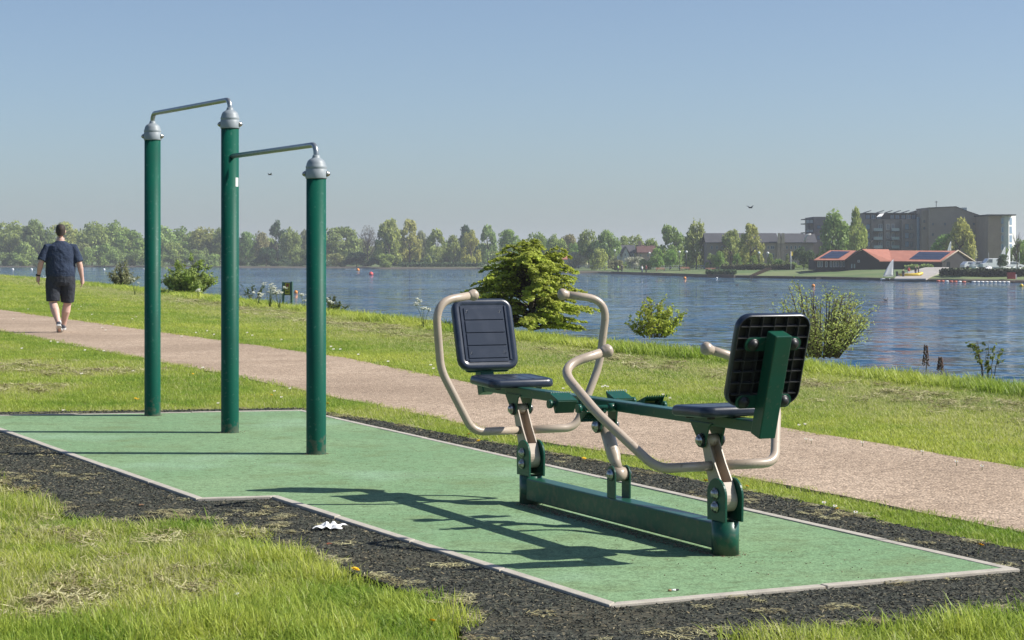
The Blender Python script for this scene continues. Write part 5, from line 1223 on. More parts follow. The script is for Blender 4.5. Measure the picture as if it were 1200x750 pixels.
def shore_wall(px0, px1, hz, m_, name, kindlab, dd=-1.0, z0=-3.6, stepx=6, th=.5):
    mb = MB(); pxs = np.arange(px0, px1+.1, stepx); rr = []
    for p in pxs:
        d = shore_d(p)+dd; x = SX(p, d); rr.append([(x, d, z0), (x, d+th, z0), (x, d+th, hz), (x, d, hz)])
    mb.rings(rr, False); o = mb.build(name, m_); return o
o = shore_wall(716, 862, -2.58, M['wood'], 'waterside_edging', ''); tag(o, 'reddish brown timber retaining edge along the far waterline', 'retaining wall')
o = shore_wall(862, 1046, -2.75, mat('dark_timber', (.045, .038, .03), .9), 'waterside_edging', ''); tag(o, 'dark timber retaining edge below the boathouse bank', 'retaining wall')
o = shore_wall(1086, 1260, -2.85, mat('dark_stone', (.06, .052, .045), .9), 'waterside_edging', '', dd=-.6); tag(o, 'dark stone edge under the overgrown hedge at the right', 'retaining wall')
dst = shore_d(890); a = Vector(W(881, 323, 401)); b = Vector(W(899, 314.5, 424)); t = thing('bank_steps', 'timber edged steps climbing the far bank left of the flag pole', 'steps', a)
for k in range(9):
    p = a.lerp(b, k/8)-a; q = MB(); q.box(p.x-.3, p.x+1.0, p.y, p.y+1.5, p.z-.5, p.z+.12); q.build('step', M['wood'], t)
M['boomred'] = mat('red_float', (.55, .12, .07), .5); M['boomwhite'] = mat('white_float', (.70, .70, .68), .5)
for (p0, p1, mm, lab) in ((1099.5, 1134, 'boomred', 'string of reddish and white floats along the waterline right of the slipway'), (1141, 1184, 'boomwhite', 'string of white floats below the red box')):
    dd = shore_d(p0)-3.5; t = thing('floating_boom', lab, 'floating boom', (SX(p0, dd), dd, WATER)); p = p0; k = 0
    while p < p1:
        dd2 = shore_d(p)-3.5; q = MB(); q.lathe([(.02, -.36), (.16, -.30), (.18, 0), (.16, .30), (.02, .36)], 10, (SX(p, dd2)-SX(p0, dd), dd2-dd, .12), 'x'); q.build('float', M['boomred'] if (mm == 'boomred' and k % 3 != 2) else M['boomwhite'], t); p += 5.2 if mm == 'boomred' and False else 5.0*1.0; k += 1
dd = shore_d(1184)+1.5; t = thing('red_cabinet', 'small red box on the waterside at the far right', 'cabinet', (SX(1185, dd), dd, zq(1185, dd)-.1)); MB().box(-.62, .62, -.4, .4, .05, 1.15).build('box', M['redcl'], t, bevel=.03); MB().box(-.66, .66, -.44, .44, 1.15, 1.22).build('lid', M['red'], t); MB().box(.64, .9, -.3, .3, .1, .9).build('life_ring_board', M['white'], t)
dd = shore_d(1196)-2; t = tag(MB().box(SX(1188, dd), SX(1240, dd), dd, dd+2, -3.3, -2.95).build('landing_stage', M['wood']), 'brown timber landing stage at the right edge of the water', 'landing stage')
# buoys
def buoy(px, py, r, m_, label, group=None):
    d = (H-WATER)*F/(py-HZ); t = thing('buoy', label, 'buoy', (SX(px, d), d, WATER), 0, group); MB().ball((0, 0, r*.55), r, 16, 12).build('float_body', m_, t); MB().lathe([(r*.25, r*1.45), (r*.2, r*1.62), (r*.1, r*1.66)], 10).build('top_eye', M['black'], t)
buoy(434.8, 322.5, .52, M['pink'], 'round pinkish red buoy floating right of the short front post'); buoy(419.5, 317.4, .50, M['orange'], 'small orange buoy near the far shore left of the red buoy'); buoy(346.8, 343.6, .22, M['orange'], 'orange buoy on the water just right of the small notice sign')
buoy(802.5, 327, .30, M['orange'], 'small orange buoy before the far lawn'); buoy(840, 326.6, .2, M['white'], 'small white buoy by the far timber edge'); buoy(953, 336, .26, M['orange'], 'orange buoy seen through the top of the willow shrub'); buoy(1197, 336, .28, M['yellow'], 'yellow buoy at the right edge of the lake')
for k, (px, lab) in enumerate(((15, 'white buoy on the lake at the far left'), (37, 'white buoy left of the walking man'), (122, 'white buoy right of the walking man'), (169, 'white buoy just left of the farthest post'))): buoy(px, 316.6, .38, M['white'], lab)
# swans and ducks
def bird(px, py, ln, label, dark=False, rz=0, name='swan'):
    d = (H-WATER)*F/(py-HZ); t = thing(name, label, name, (SX(px, d), d, WATER), rz); s = ln
    b = MB(); b.rings([[(x*s, y*wv*s, z*s) for y, z in [(math.cos(2*PI*j/10), c+hh*math.sin(2*PI*j/10)) for j in range(10)]] for x, wv, hh, c in ((-.5, .02, .02, .20), (-.38, .10, .08, .14), (-.15, .17, .14, .09), (.1, .17, .14, .08), (.28, .11, .10, .10), (.36, .04, .05, .13))])
    b.tube([(.30*s, 0, .12*s), (.40*s, 0, .22*s), (.36*s, 0, .38*s), (.38*s, 0, .50*s), (.45*s, 0, .52*s), (.50*s, 0, .50*s)], [.05*s, .038*s, .032*s, .035*s, .038*s, .02*s], 8)
    b.build('body', M['white'] if not dark else mat('duck_feathers', (.09, .07, .055), .8), t); q = MB(); q.tube([(.49*s, 0, .51*s), (.58*s, 0, .475*s)], [.022*s, .008*s], 6); q.build('beak', M['orange'], t)
    return t
b_ = bird(772, 357.5, .55, 'dark headed duck with white flank swimming between the small bush and the willow shrub', True, .2, 'duck'); MB().ball((0, -.02, .07), (.17, .10, .06)).build('white_flank', M['white'], b_)
bird(1038, 352, .5, 'brown duck swimming beyond the willow shrub', True, 0, 'duck'); bird(909, 346, .4, 'small dark duck left of the willow shrub', True, 0, 'duck'); bird(864, 334.5, .6, 'tiny dark duck far out towards the boathouse', True, 0, 'duck')
bird(53, 326, .95, 'white swan on the lake beside the walking man\'s left hand', False, PI, 'swan')
# birds in flight
def flyer(px, py, d, label, sp):
    t = thing('flying_bird', label, 'bird', W(px, py, d), .5); b = MB(); b.tube([(-.2*sp, 0, 0), (-.1*sp, 0, .01), (.1*sp, 0, .01), (.2*sp, 0, 0)], [.01*sp, .05*sp, .045*sp, .012*sp], 8); b.build('body', M['black'], t)
    for s in (-1, 1): w_ = MB(); w_.prism([(.08*sp, 0), (.02*sp, s*.35*sp), (-.06*sp, s*.5*sp), (-.08*sp, s*.3*sp), (-.07*sp, 0)], 0, .012*sp, 'z'); w_.M = Matrix.Identity(4); o = w_.build('wing', M['black'], t); o.rotation_euler.x = s*.35
flyer(316.5, 205, 60, 'dark bird in flight left of the short front post', .35); flyer(879.5, 243.5, 120, 'tiny bird in flight above the brick terrace', .8)

# ------------------------------------------------------------------ shrubs on the near bank
def stems_shrub(name, label, cat, px, py_base, top, wpx, colr, kind, seed, d=None, leaf=.05, nst=26, z=0.0, per=60):
    d = d or (H-z)*F/(py_base-HZ); h = (py_base-top)*d/F; wd = wpx*d/F; rg = random.Random(seed); rn = np.random.default_rng(seed)
    t = thing(name, label, cat, (SX(px, d), d, z-.05)); st = MB(); P = []; Nn = []
    for i in range(nst):
        a = rg.uniform(0, 2*PI); f = rg.random()**.6; reach = wd*.5*f; hh = h*(1-.62*f*f)*rg.choice((rg.uniform(.55, .85), rg.uniform(.7, 1.04))) if kind != 'sapling' else h*rg.uniform(.5, 1)
        x1, y1 = math.cos(a)*reach, math.sin(a)*reach; pts = []
        for k in range(6):
            u = k/5; pts.append(Vector((x1*(.38+.62*u)+rg.uniform(-.012, .012), y1*(.38+.62*u)+rg.uniform(-.012, .012), hh*(u**.92))))
        st.tube(pts, [.010*h*(1-.8*k/5)+.0015 for k in range(6)], 5)
        for j in range(9 if kind != 'sapling' else 4):
            u = rg.uniform(.08 if kind == 'willow' else .3, 1); k = min(4, int(u*5)); q = pts[k].lerp(pts[k+1], u*5-k); dr = Vector((math.cos(a)+rg.uniform(-1.1, 1.1), math.sin(a)+rg.uniform(-1.1, 1.1), rg.uniform(.3, 1.7))).normalized(); ll = h*rg.uniform(.10, .24)
            st.tube([q, q+dr*ll*.5, q+dr*ll+Vector((0, 0, -.02))], [.0035*h, .002*h, .001*h], 4)
            for m_ in range(per//9 if kind != 'sapling' else 7):
                v = rg.random(); P.append(q+dr*ll*v+Vector((rg.gauss(0, .028*h), rg.gauss(0, .028*h), rg.gauss(0, .024*h)))); Nn.append((dr.x*.4, dr.y*.4, .8))
    st.build('stems', M['bark'], t); V, Fq = leaf_quads(np.array(P), np.array(Nn), leaf, rn, .85, 1.0); o = mesh_np('leaves', V, Fq, M['leaf_near'], t); o.color = (*colr, 1); return t
stems_shrub('willow_shrub', 'airy light green willow shrub on the bank behind the nearer backrest', 'shrub', 962, 414, 310, 128, (.42, .48, .14), 'willow', 3, leaf=.034, nst=72, per=110)
stems_shrub('young_shrub', 'small bright green shrub on the bank between the two seats', 'shrub', 768, 392, 341, 66, (.38, .43, .07), 'willow', 5, leaf=.055, nst=32, per=100)
stems_shrub('leafy_willow_shrub', 'dense rounded green shrub on the bank between the farthest and the middle post', 'shrub', 222, 344, 302, 62, (.30, .38, .10), 'willow', 8, leaf=.10, nst=70, per=120)
stems_shrub('twiggy_shrub', 'greyish sparse shrub at the water between the man and the farthest post', 'shrub', 143, 334, 305, 34, (.27, .28, .14), 'willow', 9, leaf=.09, nst=40, per=80)
stems_shrub('low_shrub', 'small dark leafed shrub at the water right of the short front post', 'shrub', 393, 365, 339, 30, (.11, .14, .03), 'willow', 10, leaf=.06, nst=11, per=50)
stems_shrub('sapling', 'thin sapling with few leaves at the right end of the bank', 'sapling', 1158, 441, 391, 36, (.17, .20, .05), 'sapling', 12, leaf=.05, nst=7)
stems_shrub('rose_briar', 'sparse briar at the water edge far left of the conifer like bush', 'shrub', 296, 352, 330, 30, (.10, .14, .04), 'sapling', 14, leaf=.06, nst=10)
# conifer-like bush with drooping layered sprays
def layered_bush(px, py, top, wpx, label):
    d = H*F/(py-HZ); h = (py-top)*d/F; wd = wpx*d/F; rg = random.Random(21); rn = np.random.default_rng(21); t = thing('conifer_bush', label, 'bush', (SX(px, d), d, -.08)); st = MB(); P = []; Nn = []
    st.tube([(0, 0, 0), (.02, 0, h*.4), (-.02, 0, h*.8), (.03, 0, h*.93)], [.06, .05, .028, .008], 8)
    limbs = [(min(.97, max(0, (q+.5)/34+rg.uniform(-.03, .03))), q*2.4+rg.uniform(-.5, .5), rg.uniform(.72, 1.22)) for q in range(34)]
    for i in range(400):
        lu, la, lf = limbs[i % 34]; u = min(.98, max(0, lu+rg.gauss(0, .018))); z0 = h*(.01+.76*u); a = la+rg.gauss(0, .20); prof = max(.12, 1-(abs(u-.32)/.70)**2.3)**.62; L_ = wd*.5*prof*lf*rg.uniform(.55, 1.08); L_ = max(L_, .12)
        rise = h*(.10+.24*u)*rg.uniform(.5, 1.2); prev = Vector((0, 0, z0)); pts = [prev]; n = 5
        for k in range(1, n+1):
            v = k/n; pts.append(Vector((math.cos(a)*L_*v, math.sin(a)*L_*v, z0+rise*math.sin(v*2.0)*.95-.10*L_*v*v)))
        st.tube(pts, [.011*(1-.75*k/n)+.001 for k in range(n+1)], 4)
        for m_ in range(int(34+110*L_)):
            v = rg.uniform(.22, 1)**.7; k = min(n-1, int(v*n)); q = pts[k].lerp(pts[k+1], v*n-k); sd_ = rg.gauss(0, .060*(1.1-v*.75))
            P.append(q+Vector((-math.sin(a)*sd_+rg.gauss(0, .018), math.cos(a)*sd_+rg.gauss(0, .018), rg.gauss(.0, .010)-abs(sd_)*.22))); Nn.append((math.cos(a)*.35, math.sin(a)*.35, 1.0))
    st.build('stems', M['bark'], t); V, Fq = leaf_quads(np.array(P), np.array(Nn), .058, rn, 1.2, .6); o = mesh_np('leaves', V, Fq, M['leaf_near'], t); o.color = (.40, .45, .075, 1)
layered_bush(622, 383, 286, 142, 'large yellow green conifer like bush with drooping layered branches behind the farther seat')
# cow parsley, dock
def umbel_plant(px, py, top, n, label, seed, green=False):
    d = H*F/(py-HZ); h = (py-top)*d/F; rg = random.Random(seed); t = thing('cow_parsley', label, 'wild flower', (SX(px, d), d, -.03), 0, 'cow parsley along the water'); s = MB(); f = MB()
    for i in range(n):
        hh = h*rg.uniform(.6, 1); x, y = rg.uniform(-.25, .25)*h, rg.uniform(-.2, .2)*h; s.tube([(0, 0, 0), (x*.5, y*.5, hh*.6), (x, y, hh*.9)], [.008, .005, .003], 5)
        for j in range(5):
            a = rg.uniform(0, 6.28); q = rg.uniform(.02, .09)*h; p = Vector((x+q*math.cos(a), y+q*math.sin(a), hh*rg.uniform(.9, 1.0))); s.tube([(x, y, hh*.84), tuple(p)], [.002, .0015], 4)
            for k in range(6): c = p+Vector((rg.gauss(0, .018), rg.gauss(0, .018), rg.gauss(0, .006))); f.ball(tuple(c), (.013, .013, .007), 6, 4)
    s.build('stems', M['stem'], t); f.build('flowers', M['parsley'], t)
M['stem'] = mat('green_stem', (.10, .14, .04), .7); M['parsley'] = mat('cream_flowers', (.62, .63, .52) if True else (.6, .6, .5), .8)
for k, (px, py, top, n, lab) in enumerate(((316, 360, 329, 9, 'tall cow parsley left of the small notice sign'), (327, 361, 333, 7, 'shorter cow parsley touching the small notice sign on its left'), (302, 358, 337, 5, 'small cow parsley leftmost of the clump by the sign'), (356, 363, 342, 4, 'low cow parsley between the notice sign and the short front post'), (385, 366, 345, 4, 'cow parsley just right of the short front post'), (497, 384, 346, 4, 'thin cow parsley left of the farther backrest'), (158, 345, 324, 4, 'cow parsley at the foot of the greyish sparse shrub'), (232, 350, 336, 5, 'cow parsley at the foot of the dense rounded shrub'))): umbel_plant(px, py, top, n, lab, 40+k)
def dock(px, py, top, label):
    d = H*F/(py-HZ); h = (py-top)*d/F; t = thing('dried_dock', label, 'dead plant', (SX(px, d), d, -.03)); rg = random.Random(3); s = MB(); s.tube([(0, 0, 0), (.01, 0, h*.5), (0, 0, h)], [.006, .005, .002], 6); s.build('stem', M['bark'], t); f = MB()
    for i in range(150): u = rg.uniform(.35, 1); a = rg.uniform(0, 6.28); q = .035*(1.2-u)+.008; f.ball((q*math.cos(a), q*math.sin(a), h*u), .008, 5, 3)
    f.build('seed_head', mat('rusty_seeds', (.10, .06, .045), .9), t)
dock(1085, 438, 401, 'dried brown dock stalk at the water edge between the willow shrub and the sapling'); dock(1102, 440, 415, 'shorter dried brown stalk right of the tall dock stalk')
# notice sign
d = H*F/(356-HZ); t = thing('notice_sign', 'small yellow and red notice on two posts by the lake', 'sign', (SX(337, d), d, -.02), R(-14)); k = d/F
for s in (-1, 1): MB().box(s*5.2*k-.03, s*5.2*k+.03, -.03, .03, 0, (27 if s > 0 else 26.5)*k).build('sign_post', mat('grey_green_post', (.06, .13, .10), .6), t, bevel=.006)
MB().box(-5.2*k+.03, 5.2*k-.03, -.02, .02, 11*k, 26*k).build('board', M['dframe'], t)
b = MB(); b.box(-4.2*k+.03, 4.2*k-.03, -.028, -.0205, 12*k, 25.4*k); bd = b.build('notice', mat('yellow_notice', (.38, .36, .05), .7), t)
MB().box(-2.6*k+.03, 3.2*k-.03, -.033, -.0285, 20.5*k, 24.4*k).build('notice_picture', mat('red_brown_print', (.22, .06, .04), .7), t)
for j, zz in enumerate((18.6, 17.2, 15.0, 13.8)): MB().box(-3.2*k+.03, (2.2-.5*(j % 2))*k, -.033, -.0285, zz*k, (zz+.6)*k).build('print_line', M['darkcl'], t)
# ------------------------------------------------------------------ grass
def blade_proto(name, seed, n, rad, h0, h1, wdt, bend=.5, m=None):
    rg = random.Random(seed); V = []; Fc = []
    for i in range(n):
        a = rg.uniform(0, 6.28); q = rad*math.sqrt(rg.random()); x, y = q*math.cos(a), q*math.sin(a); h = rg.uniform(h0, h1); az = rg.uniform(0, 6.28); bd = rg.uniform(.1, bend)*h; w_ = wdt*rg.uniform(.7, 1.2)
        fx, fy = math.cos(az), math.sin(az); sx, sy = -fy*w_/2, fx*w_/2; o = len(V)
        for u, k in ((0, 1), (.45, .85), (.8, .5)):
            bx, by = fx*bd*u*u, fy*bd*u*u; V += [(x+bx-sx*k, y+by-sy*k, h*u*(1-.12*u)), (x+bx+sx*k, y+by+sy*k, h*u*(1-.12*u))]
        V.append((x+fx*bd, y+fy*bd, h*.88)); Fc += [(o, o+1, o+3, o+2), (o+2, o+3, o+5, o+4), (o+4, o+5, o+6)]
    me = bpy.data.meshes.new(name); me.from_pydata(V, [], Fc); me.materials.append(m); return bpy.data.objects.new(name, me)
def grass_mat():
    m = bpy.data.materials.new('grass_blades'); m.use_nodes = True; nt = m.node_tree; N = nt.nodes; L = nt.links; p = N['Principled BSDF']; p.inputs['Roughness'].default_value = .5; p.inputs['Specular IOR Level'].default_value = .35
    at = N.new('ShaderNodeAttribute'); at.attribute_type = 'INSTANCER'; at.attribute_name = 'dry'
    a2 = N.new('ShaderNodeAttribute'); a2.attribute_type = 'INSTANCER'; a2.attribute_name = 'tone'
    g = N.new('ShaderNodeNewGeometry')
    def mix(f, a, b, bt='MIX'):
        x = N.new('ShaderNodeMix'); x.data_type = 'RGBA'; x.blend_type = bt
        if isinstance(f, (int, float)): x.inputs[0].default_value = f
        else: L.new(f, x.inputs[0])
        for k, q in ((6, a), (7, b)):
            if isinstance(q, tuple): x.inputs[k].default_value = (*q, 1)
            else: L.new(q, x.inputs[k])
        return x.outputs[2]
    c = mix(a2.outputs['Fac'], (.225, .350, .042), (.52, .57, .10))
    # single dead blades
    r = N.new('ShaderNodeMath'); r.operation = 'SUBTRACT'; L.new(g.outputs['Random Per Island'], r.inputs[0])
    r1 = N.new('ShaderNodeMath'); r1.operation = 'MULTIPLY_ADD'; r1.inputs[1].default_value = -1.25; r1.inputs[2].default_value = 1.0; L.new(at.outputs['Fac'], r1.inputs[0]); L.new(r1.outputs[0], r.inputs[1])
    r2 = N.new('ShaderNodeMath'); r2.operation = 'MULTIPLY'; r2.inputs[1].default_value = 8; r2.use_clamp = True; L.new(r.outputs[0], r2.inputs[0])
    c = mix(r2.outputs[0], c, (.48, .47, .21))
    hv = N.new('ShaderNodeMapRange'); hv.inputs[3].default_value = .75; hv.inputs[4].default_value = 1.25; L.new(g.outputs['Random Per Island'], hv.inputs[0]); c = mix(1.0, c, hv.outputs[0], 'MULTIPLY')
    L.new(c, p.inputs['Base Color']); t = N.new('ShaderNodeBsdfTranslucent'); L.new(c, t.inputs[0]); a = N.new('ShaderNodeMixShader'); a.inputs[0].default_value = .48; L.new(p.outputs[0], a.inputs[1]); L.new(t.outputs[0], a.inputs[2]); L.new(a.outputs[0], N['Material Output'].inputs[0]); return m
M['grass'] = grass_mat()
def straw_mat():
    m = bpy.data.materials.new('dry_clippings'); m.use_nodes = True; N = m.node_tree.nodes; L = m.node_tree.links; p = N['Principled BSDF']; p.inputs['Roughness'].default_value = .9; p.inputs['Specular IOR Level'].default_value = .1
    g = N.new('ShaderNodeNewGeometry'); o = N.new('ShaderNodeObjectInfo'); a = N.new('ShaderNodeMath'); a.operation = 'ADD'; L.new(g.outputs['Random Per Island'], a.inputs[0]); L.new(o.outputs['Random'], a.inputs[1]); b = N.new('ShaderNodeMath'); b.operation = 'MULTIPLY'; b.inputs[1].default_value = .5; L.new(a.outputs[0], b.inputs[0])
    r = N.new('ShaderNodeValToRGB'); L.new(b.outputs[0], r.inputs[0]); e = r.color_ramp.elements; e[0].position = .15; e[0].color = (.18, .15, .08, 1); e[1].position = .85; e[1].color = (.52, .49, .28, 1); q = e.new(.5); q.color = (.36, .33, .17, 1)
    L.new(r.outputs[0], p.inputs['Base Color']); return m
M['straw'] = straw_mat()
def chip_mat():
    m = bpy.data.materials.new('rubber_shreds'); m.use_nodes = True; N = m.node_tree.nodes; L = m.node_tree.links; p = N['Principled BSDF']; p.inputs['Roughness'].default_value = .8; p.inputs['Specular IOR Level'].default_value = .2
    o = N.new('ShaderNodeObjectInfo'); r = N.new('ShaderNodeValToRGB'); L.new(o.outputs['Random'], r.inputs[0]); e = r.color_ramp.elements; e[0].color = (.016, .017, .014, 1); e[1].color = (.30, .25, .15, 1)
    for ps, c in ((.4, (.040, .044, .036, 1)), (.75, (.09, .10, .076, 1)), (.92, (.15, .14, .10, 1))): q = e.new(ps); q.color = c
    L.new(r.outputs[0], p.inputs['Base Color']); return m
M['chip'] = chip_mat(); 

def scatter(name, pts, proto_list, attrs, label, cat, kind='stuff'):
    """points object whose geometry nodes set one of proto_list on every point"""
    n = len(pts); me = bpy.data.meshes.new(name); me.vertices.add(n); me.vertices.foreach_set('co', np.asarray(pts, np.float32).ravel())
    for k, (typ, arr) in attrs.items():
        a = me.attributes.new(k, typ, 'POINT'); a.data.foreach_set('vector' if typ == 'FLOAT_VECTOR' else 'value', np.asarray(arr, np.float32 if typ != 'INT' else np.int32).ravel())
    o = bpy.data.objects.new(name, me); col.objects.link(o)
    ng = bpy.data.node_groups.new(name+'_nodes', 'GeometryNodeTree'); ng.interface.new_socket('Geometry', in_out='INPUT', socket_type='NodeSocketGeometry'); ng.interface.new_socket('Geometry', in_out='OUTPUT', socket_type='NodeSocketGeometry')
    N = ng.nodes; L = ng.links; gi = N.new('NodeGroupInput'); go = N.new('NodeGroupOutput'); ip = N.new('GeometryNodeInstanceOnPoints'); g2i = N.new('GeometryNodeGeometryToInstance')
    for q in proto_list[::-1]:
        oi = N.new('GeometryNodeObjectInfo'); oi.inputs['Object'].default_value = q; oi.inputs['As Instance'].default_value = False
        L.new(oi.outputs['Geometry'], g2i.inputs[0])
    L.new(gi.outputs[0], ip.inputs['Points']); L.new(g2i.outputs[0], ip.inputs['Instance']); ip.inputs['Pick Instance'].default_value = True
    def na(nm, dt):
        q = N.new('GeometryNodeInputNamedAttribute'); q.data_type = dt; q.inputs['Name'].default_value = nm; return q.outputs['Attribute']
    L.new(na('idx', 'INT'), ip.inputs['Instance Index']); L.new(na('rot', 'FLOAT_VECTOR'), ip.inputs['Rotation']); L.new(na('scl', 'FLOAT_VECTOR'), ip.inputs['Scale']); L.new(ip.outputs[0], go.inputs[0])
    md = o.modifiers.new('scatter', 'NODES'); md.node_group = ng; return tag(o, label, cat, kind=kind)

rg = np.random.default_rng(77)
short = [blade_proto('blades', 100+i, 30, .075, .018, .058, .0036, .9, M['grass']) for i in range(4)]
medium = [blade_proto('blades', 200+i, 30, .085, .020, .100, .0046, 1.1, M['grass']) for i in range(4)]
tall = [blade_proto('blades', 300+i, 26, .10, .16, .34, .0075, .45, M['grass']) for i in range(3)]
clip = []
for i in range(3):
    r_ = random.Random(400+i); V = []; Fc = []
    for j in range(38):
        a = r_.uniform(0, 6.28); q = .07*math.sqrt(r_.random()); c = Vector((q*math.cos(a), q*math.sin(a), r_.uniform(.002, .030))); b = r_.uniform(0, 6.28); e = r_.uniform(-.4, .4); dv = Vector((math.cos(b), math.sin(b), e)).normalized()*r_.uniform(.012, .035); sv = Vector((-math.sin(b), math.cos(b), r_.uniform(-.5, .5))).normalized()*.0022; o = len(V)
        V += [tuple(c-dv-sv), tuple(c-dv+sv), tuple(c+dv+sv), tuple(c+dv-sv)]; Fc.append((o, o+1, o+2, o+3))
    me = bpy.data.meshes.new('clippings'); me.from_pydata(V, [], Fc); me.materials.append(M['straw']); clip.append(bpy.data.objects.new('clippings', me))

def cand(d0, d1, rho, margin=1.6, xmin=None):
    w1 = d1*600/F+margin; area = (d1-d0)*2*w1; n = int(area*rho); x = rg.uniform(-w1, w1, n); y = rg.uniform(d0, d1, n); k = np.abs(x) < y*600/F+margin; return x[k], y[k]
PATHp = [tuple(p) for p in PATH]; PADp = PAD; RUBp = RUB
def dist_far(x, y):   # signed distance to the lake side of the path's far edge (approx., along x)
    L_ = sorted(FARw, key=lambda p: p[1]); return x-np.interp(y, [p[1] for p in L_], [p[0] for p in L_])
bins = [(5.2, 9, 520, 1.0), (9, 13, 380, 1.1), (13, 20, 250, 1.3), (20, 32, 130, 1.75), (32, 50, 62, 2.5), (50, 90, 22, 4.0), (90, 190, 5, 7.5)]
PS, IDX, ROT, SCL, DRY, TONE = [], [], [], [], [], []
CP, CI, CR, CS = [], [], [], []
TP, TI, TR, TS, TD, TT = [], [], [], [], [], []
for (a, b, rho, sx) in bins:
    x, y = cand(a, b, rho); cx = crest_x(y)
    jx = x+(vnoise(x, y, .25, 3, 2)-.5)*.22; jy = y+(vnoise(x, y, .25, 9, 2)-.5)*.22
    inr = inpoly(jx, jy, RUBp) | inpoly(x, y, PADp); inp = inpoly(x+(vnoise(x, y, .12, 55, 2)-.5)*.16, y+(vnoise(x, y, .12, 57, 2)-.5)*.16, PATHp)
    keep = ~inr & ~inp & (x < cx+.52); x, y = x[keep], y[keep]; cx = cx[keep]
    n = len(x); df = dist_far(x, y); lake = df > 0; dc = cx-x      # distance to crest
    big = vnoise(x, y, 1.6, 21, 3); fine = vnoise(x, y, .35, 33, 3); mid_ = vnoise(x*1.0, y*.55, .8, 44, 3)
    sidep = (x-PAD[0][0])*(PAD[1][1]-PAD[0][1])-(y-PAD[0][1])*(PAD[1][0]-PAD[0][0]); strip = (sidep*((PAD[2][0]-PAD[0][0])*(PAD[1][1]-PAD[0][1])-(PAD[2][1]-PAD[0][1])*(PAD[1][0]-PAD[0][0])) < 0) & ~lake
    fg = (y < 12) & ~lake & ~strip
    # dryness: mown strip near the crest, worn patches in the foreground
    rowphase = np.exp(-((dc-1.2)/.80)**2)*1.0+np.exp(-((dc-2.6)/.5)**2)*.35
    bandw = np.where(y > 30, 1.15, 1.0)
    dry = np.where(lake, .12+np.clip(rowphase, 0, 1)*(.34+.45*mid_), .10+np.clip((big-.50)*1.6, 0, .4)*np.where(fg, .8, .9))
    fgpatch = fg & (x < -1.2+.0*y); dry = dry+np.where(fgpatch, .30*np.clip((fine-.40)*4, 0, 1), 0)
    dry = np.clip(dry+(fine-.5)*.3, .04, .95)
    tone = np.clip(.50+(big-.5)*1.5+(fine-.5)*.9+rg.normal(0, .10, n), 0, 1)
    worn = np.clip((dry-.35)*1.6, 0, 1)
    hs = np.where(fg, 1.0, np.where(lake, .72, np.where(strip & (y < 16), .62, .80)))*(1-.45*worn)*rg.uniform(.75, 1.2, n)
    # tufts: patches of longer grass in the foreground
    tuf = fg & (vnoise(x, y, .5, 61, 2) > .56); hs = np.where(tuf, hs*1.6, hs)
    hs = np.where(y < 9, hs*.95, hs)*(1+.10*(sx-1))
    clump = vnoise(x, y, .20, 131, 2); tone = np.clip(tone+(clump-.5)*np.where(fg, 1.3, .5), 0, 1); hs = hs*np.where(fg, .32+.68*clump, .8+.4*clump)
    z = ground_z(x, y)-.030
    sel = (rg.random(n) > worn*.45)
    pts = np.stack([x, y, z], 1)[sel]; m_ = len(pts)
    PS.append(pts); IDX.append(np.where((fg)[sel], 4, 0)+rg.integers(0, 4, m_)); ROT.append(np.stack([rg.normal(0, .08, m_), rg.normal(0, .08, m_), rg.uniform(0, 6.28, m_)], 1)); SCL.append(np.stack([np.full(m_, sx), np.full(m_, sx), hs[sel]*(sx**.15)], 1)); DRY.append(dry[sel]); TONE.append(tone[sel])
    # clippings
    cl = (rg.random(n) < worn*np.where(lake, .13, .38)) & (y < 60); pts = np.stack([x, y, z+.012], 1)[cl]; m_ = len(pts); CP.append(pts); CI.append(rg.integers(0, 3, m_)); CR.append(np.stack([np.zeros(m_), np.zeros(m_), rg.uniform(0, 6.28, m_)], 1)); CS.append(np.stack([np.full(m_, sx), np.full(m_, sx), np.full(m_, 1.0+.2*sx)], 1))
    # tall unmown fringe at the crest
    fr = lake & (dc < .22+.35*(vnoise(x, y, 2.0, 71, 2)-.5)*2) & (dc > -.5) & (rg.random(n) < (.8 if y.mean() < 60 else .9))
    pts = np.stack([x, y, z-.02], 1)[fr]; m_ = len(pts); hv = (.50+.85*vnoise(x, y, 1.1, 81, 3))[fr]*rg.uniform(.7, 1.15, m_)*np.clip((dc[fr]+.9)/1.5, .55, 1)*1
    TP.append(pts); TI.append(rg.integers(0, 3, m_)); TR.append(np.stack([rg.normal(0, .1, m_), rg.normal(0, .1, m_), rg.uniform(0, 6.28, m_)], 1)); TS.append(np.stack([np.full(m_, min(sx, 4)*.8), np.full(m_, min(sx, 4)*.8), hv], 1)); TD.append(np.clip(.08+(fine[fr]-.5)*.2, 0, 1)); TT.append(np.clip(.50+(big[fr]-.5)*1.6, 0, 1))
cat = np.concatenate
scatter('lawn_grass', cat(PS), short+medium, {'idx': ('INT', cat(IDX)), 'rot': ('FLOAT_VECTOR', cat(ROT)), 'scl': ('FLOAT_VECTOR', cat(SCL)), 'dry': ('FLOAT', cat(DRY)), 'tone': ('FLOAT', cat(TONE))}, 'mown green grass with dry patches on both sides of the path', 'grass')
scatter('dry_clippings', cat(CP), clip, {'idx': ('INT', cat(CI)), 'rot': ('FLOAT_VECTOR', cat(CR)), 'scl': ('FLOAT_VECTOR', cat(CS))}, 'pale dry grass clippings lying in rows on the mown lawn', 'clippings')
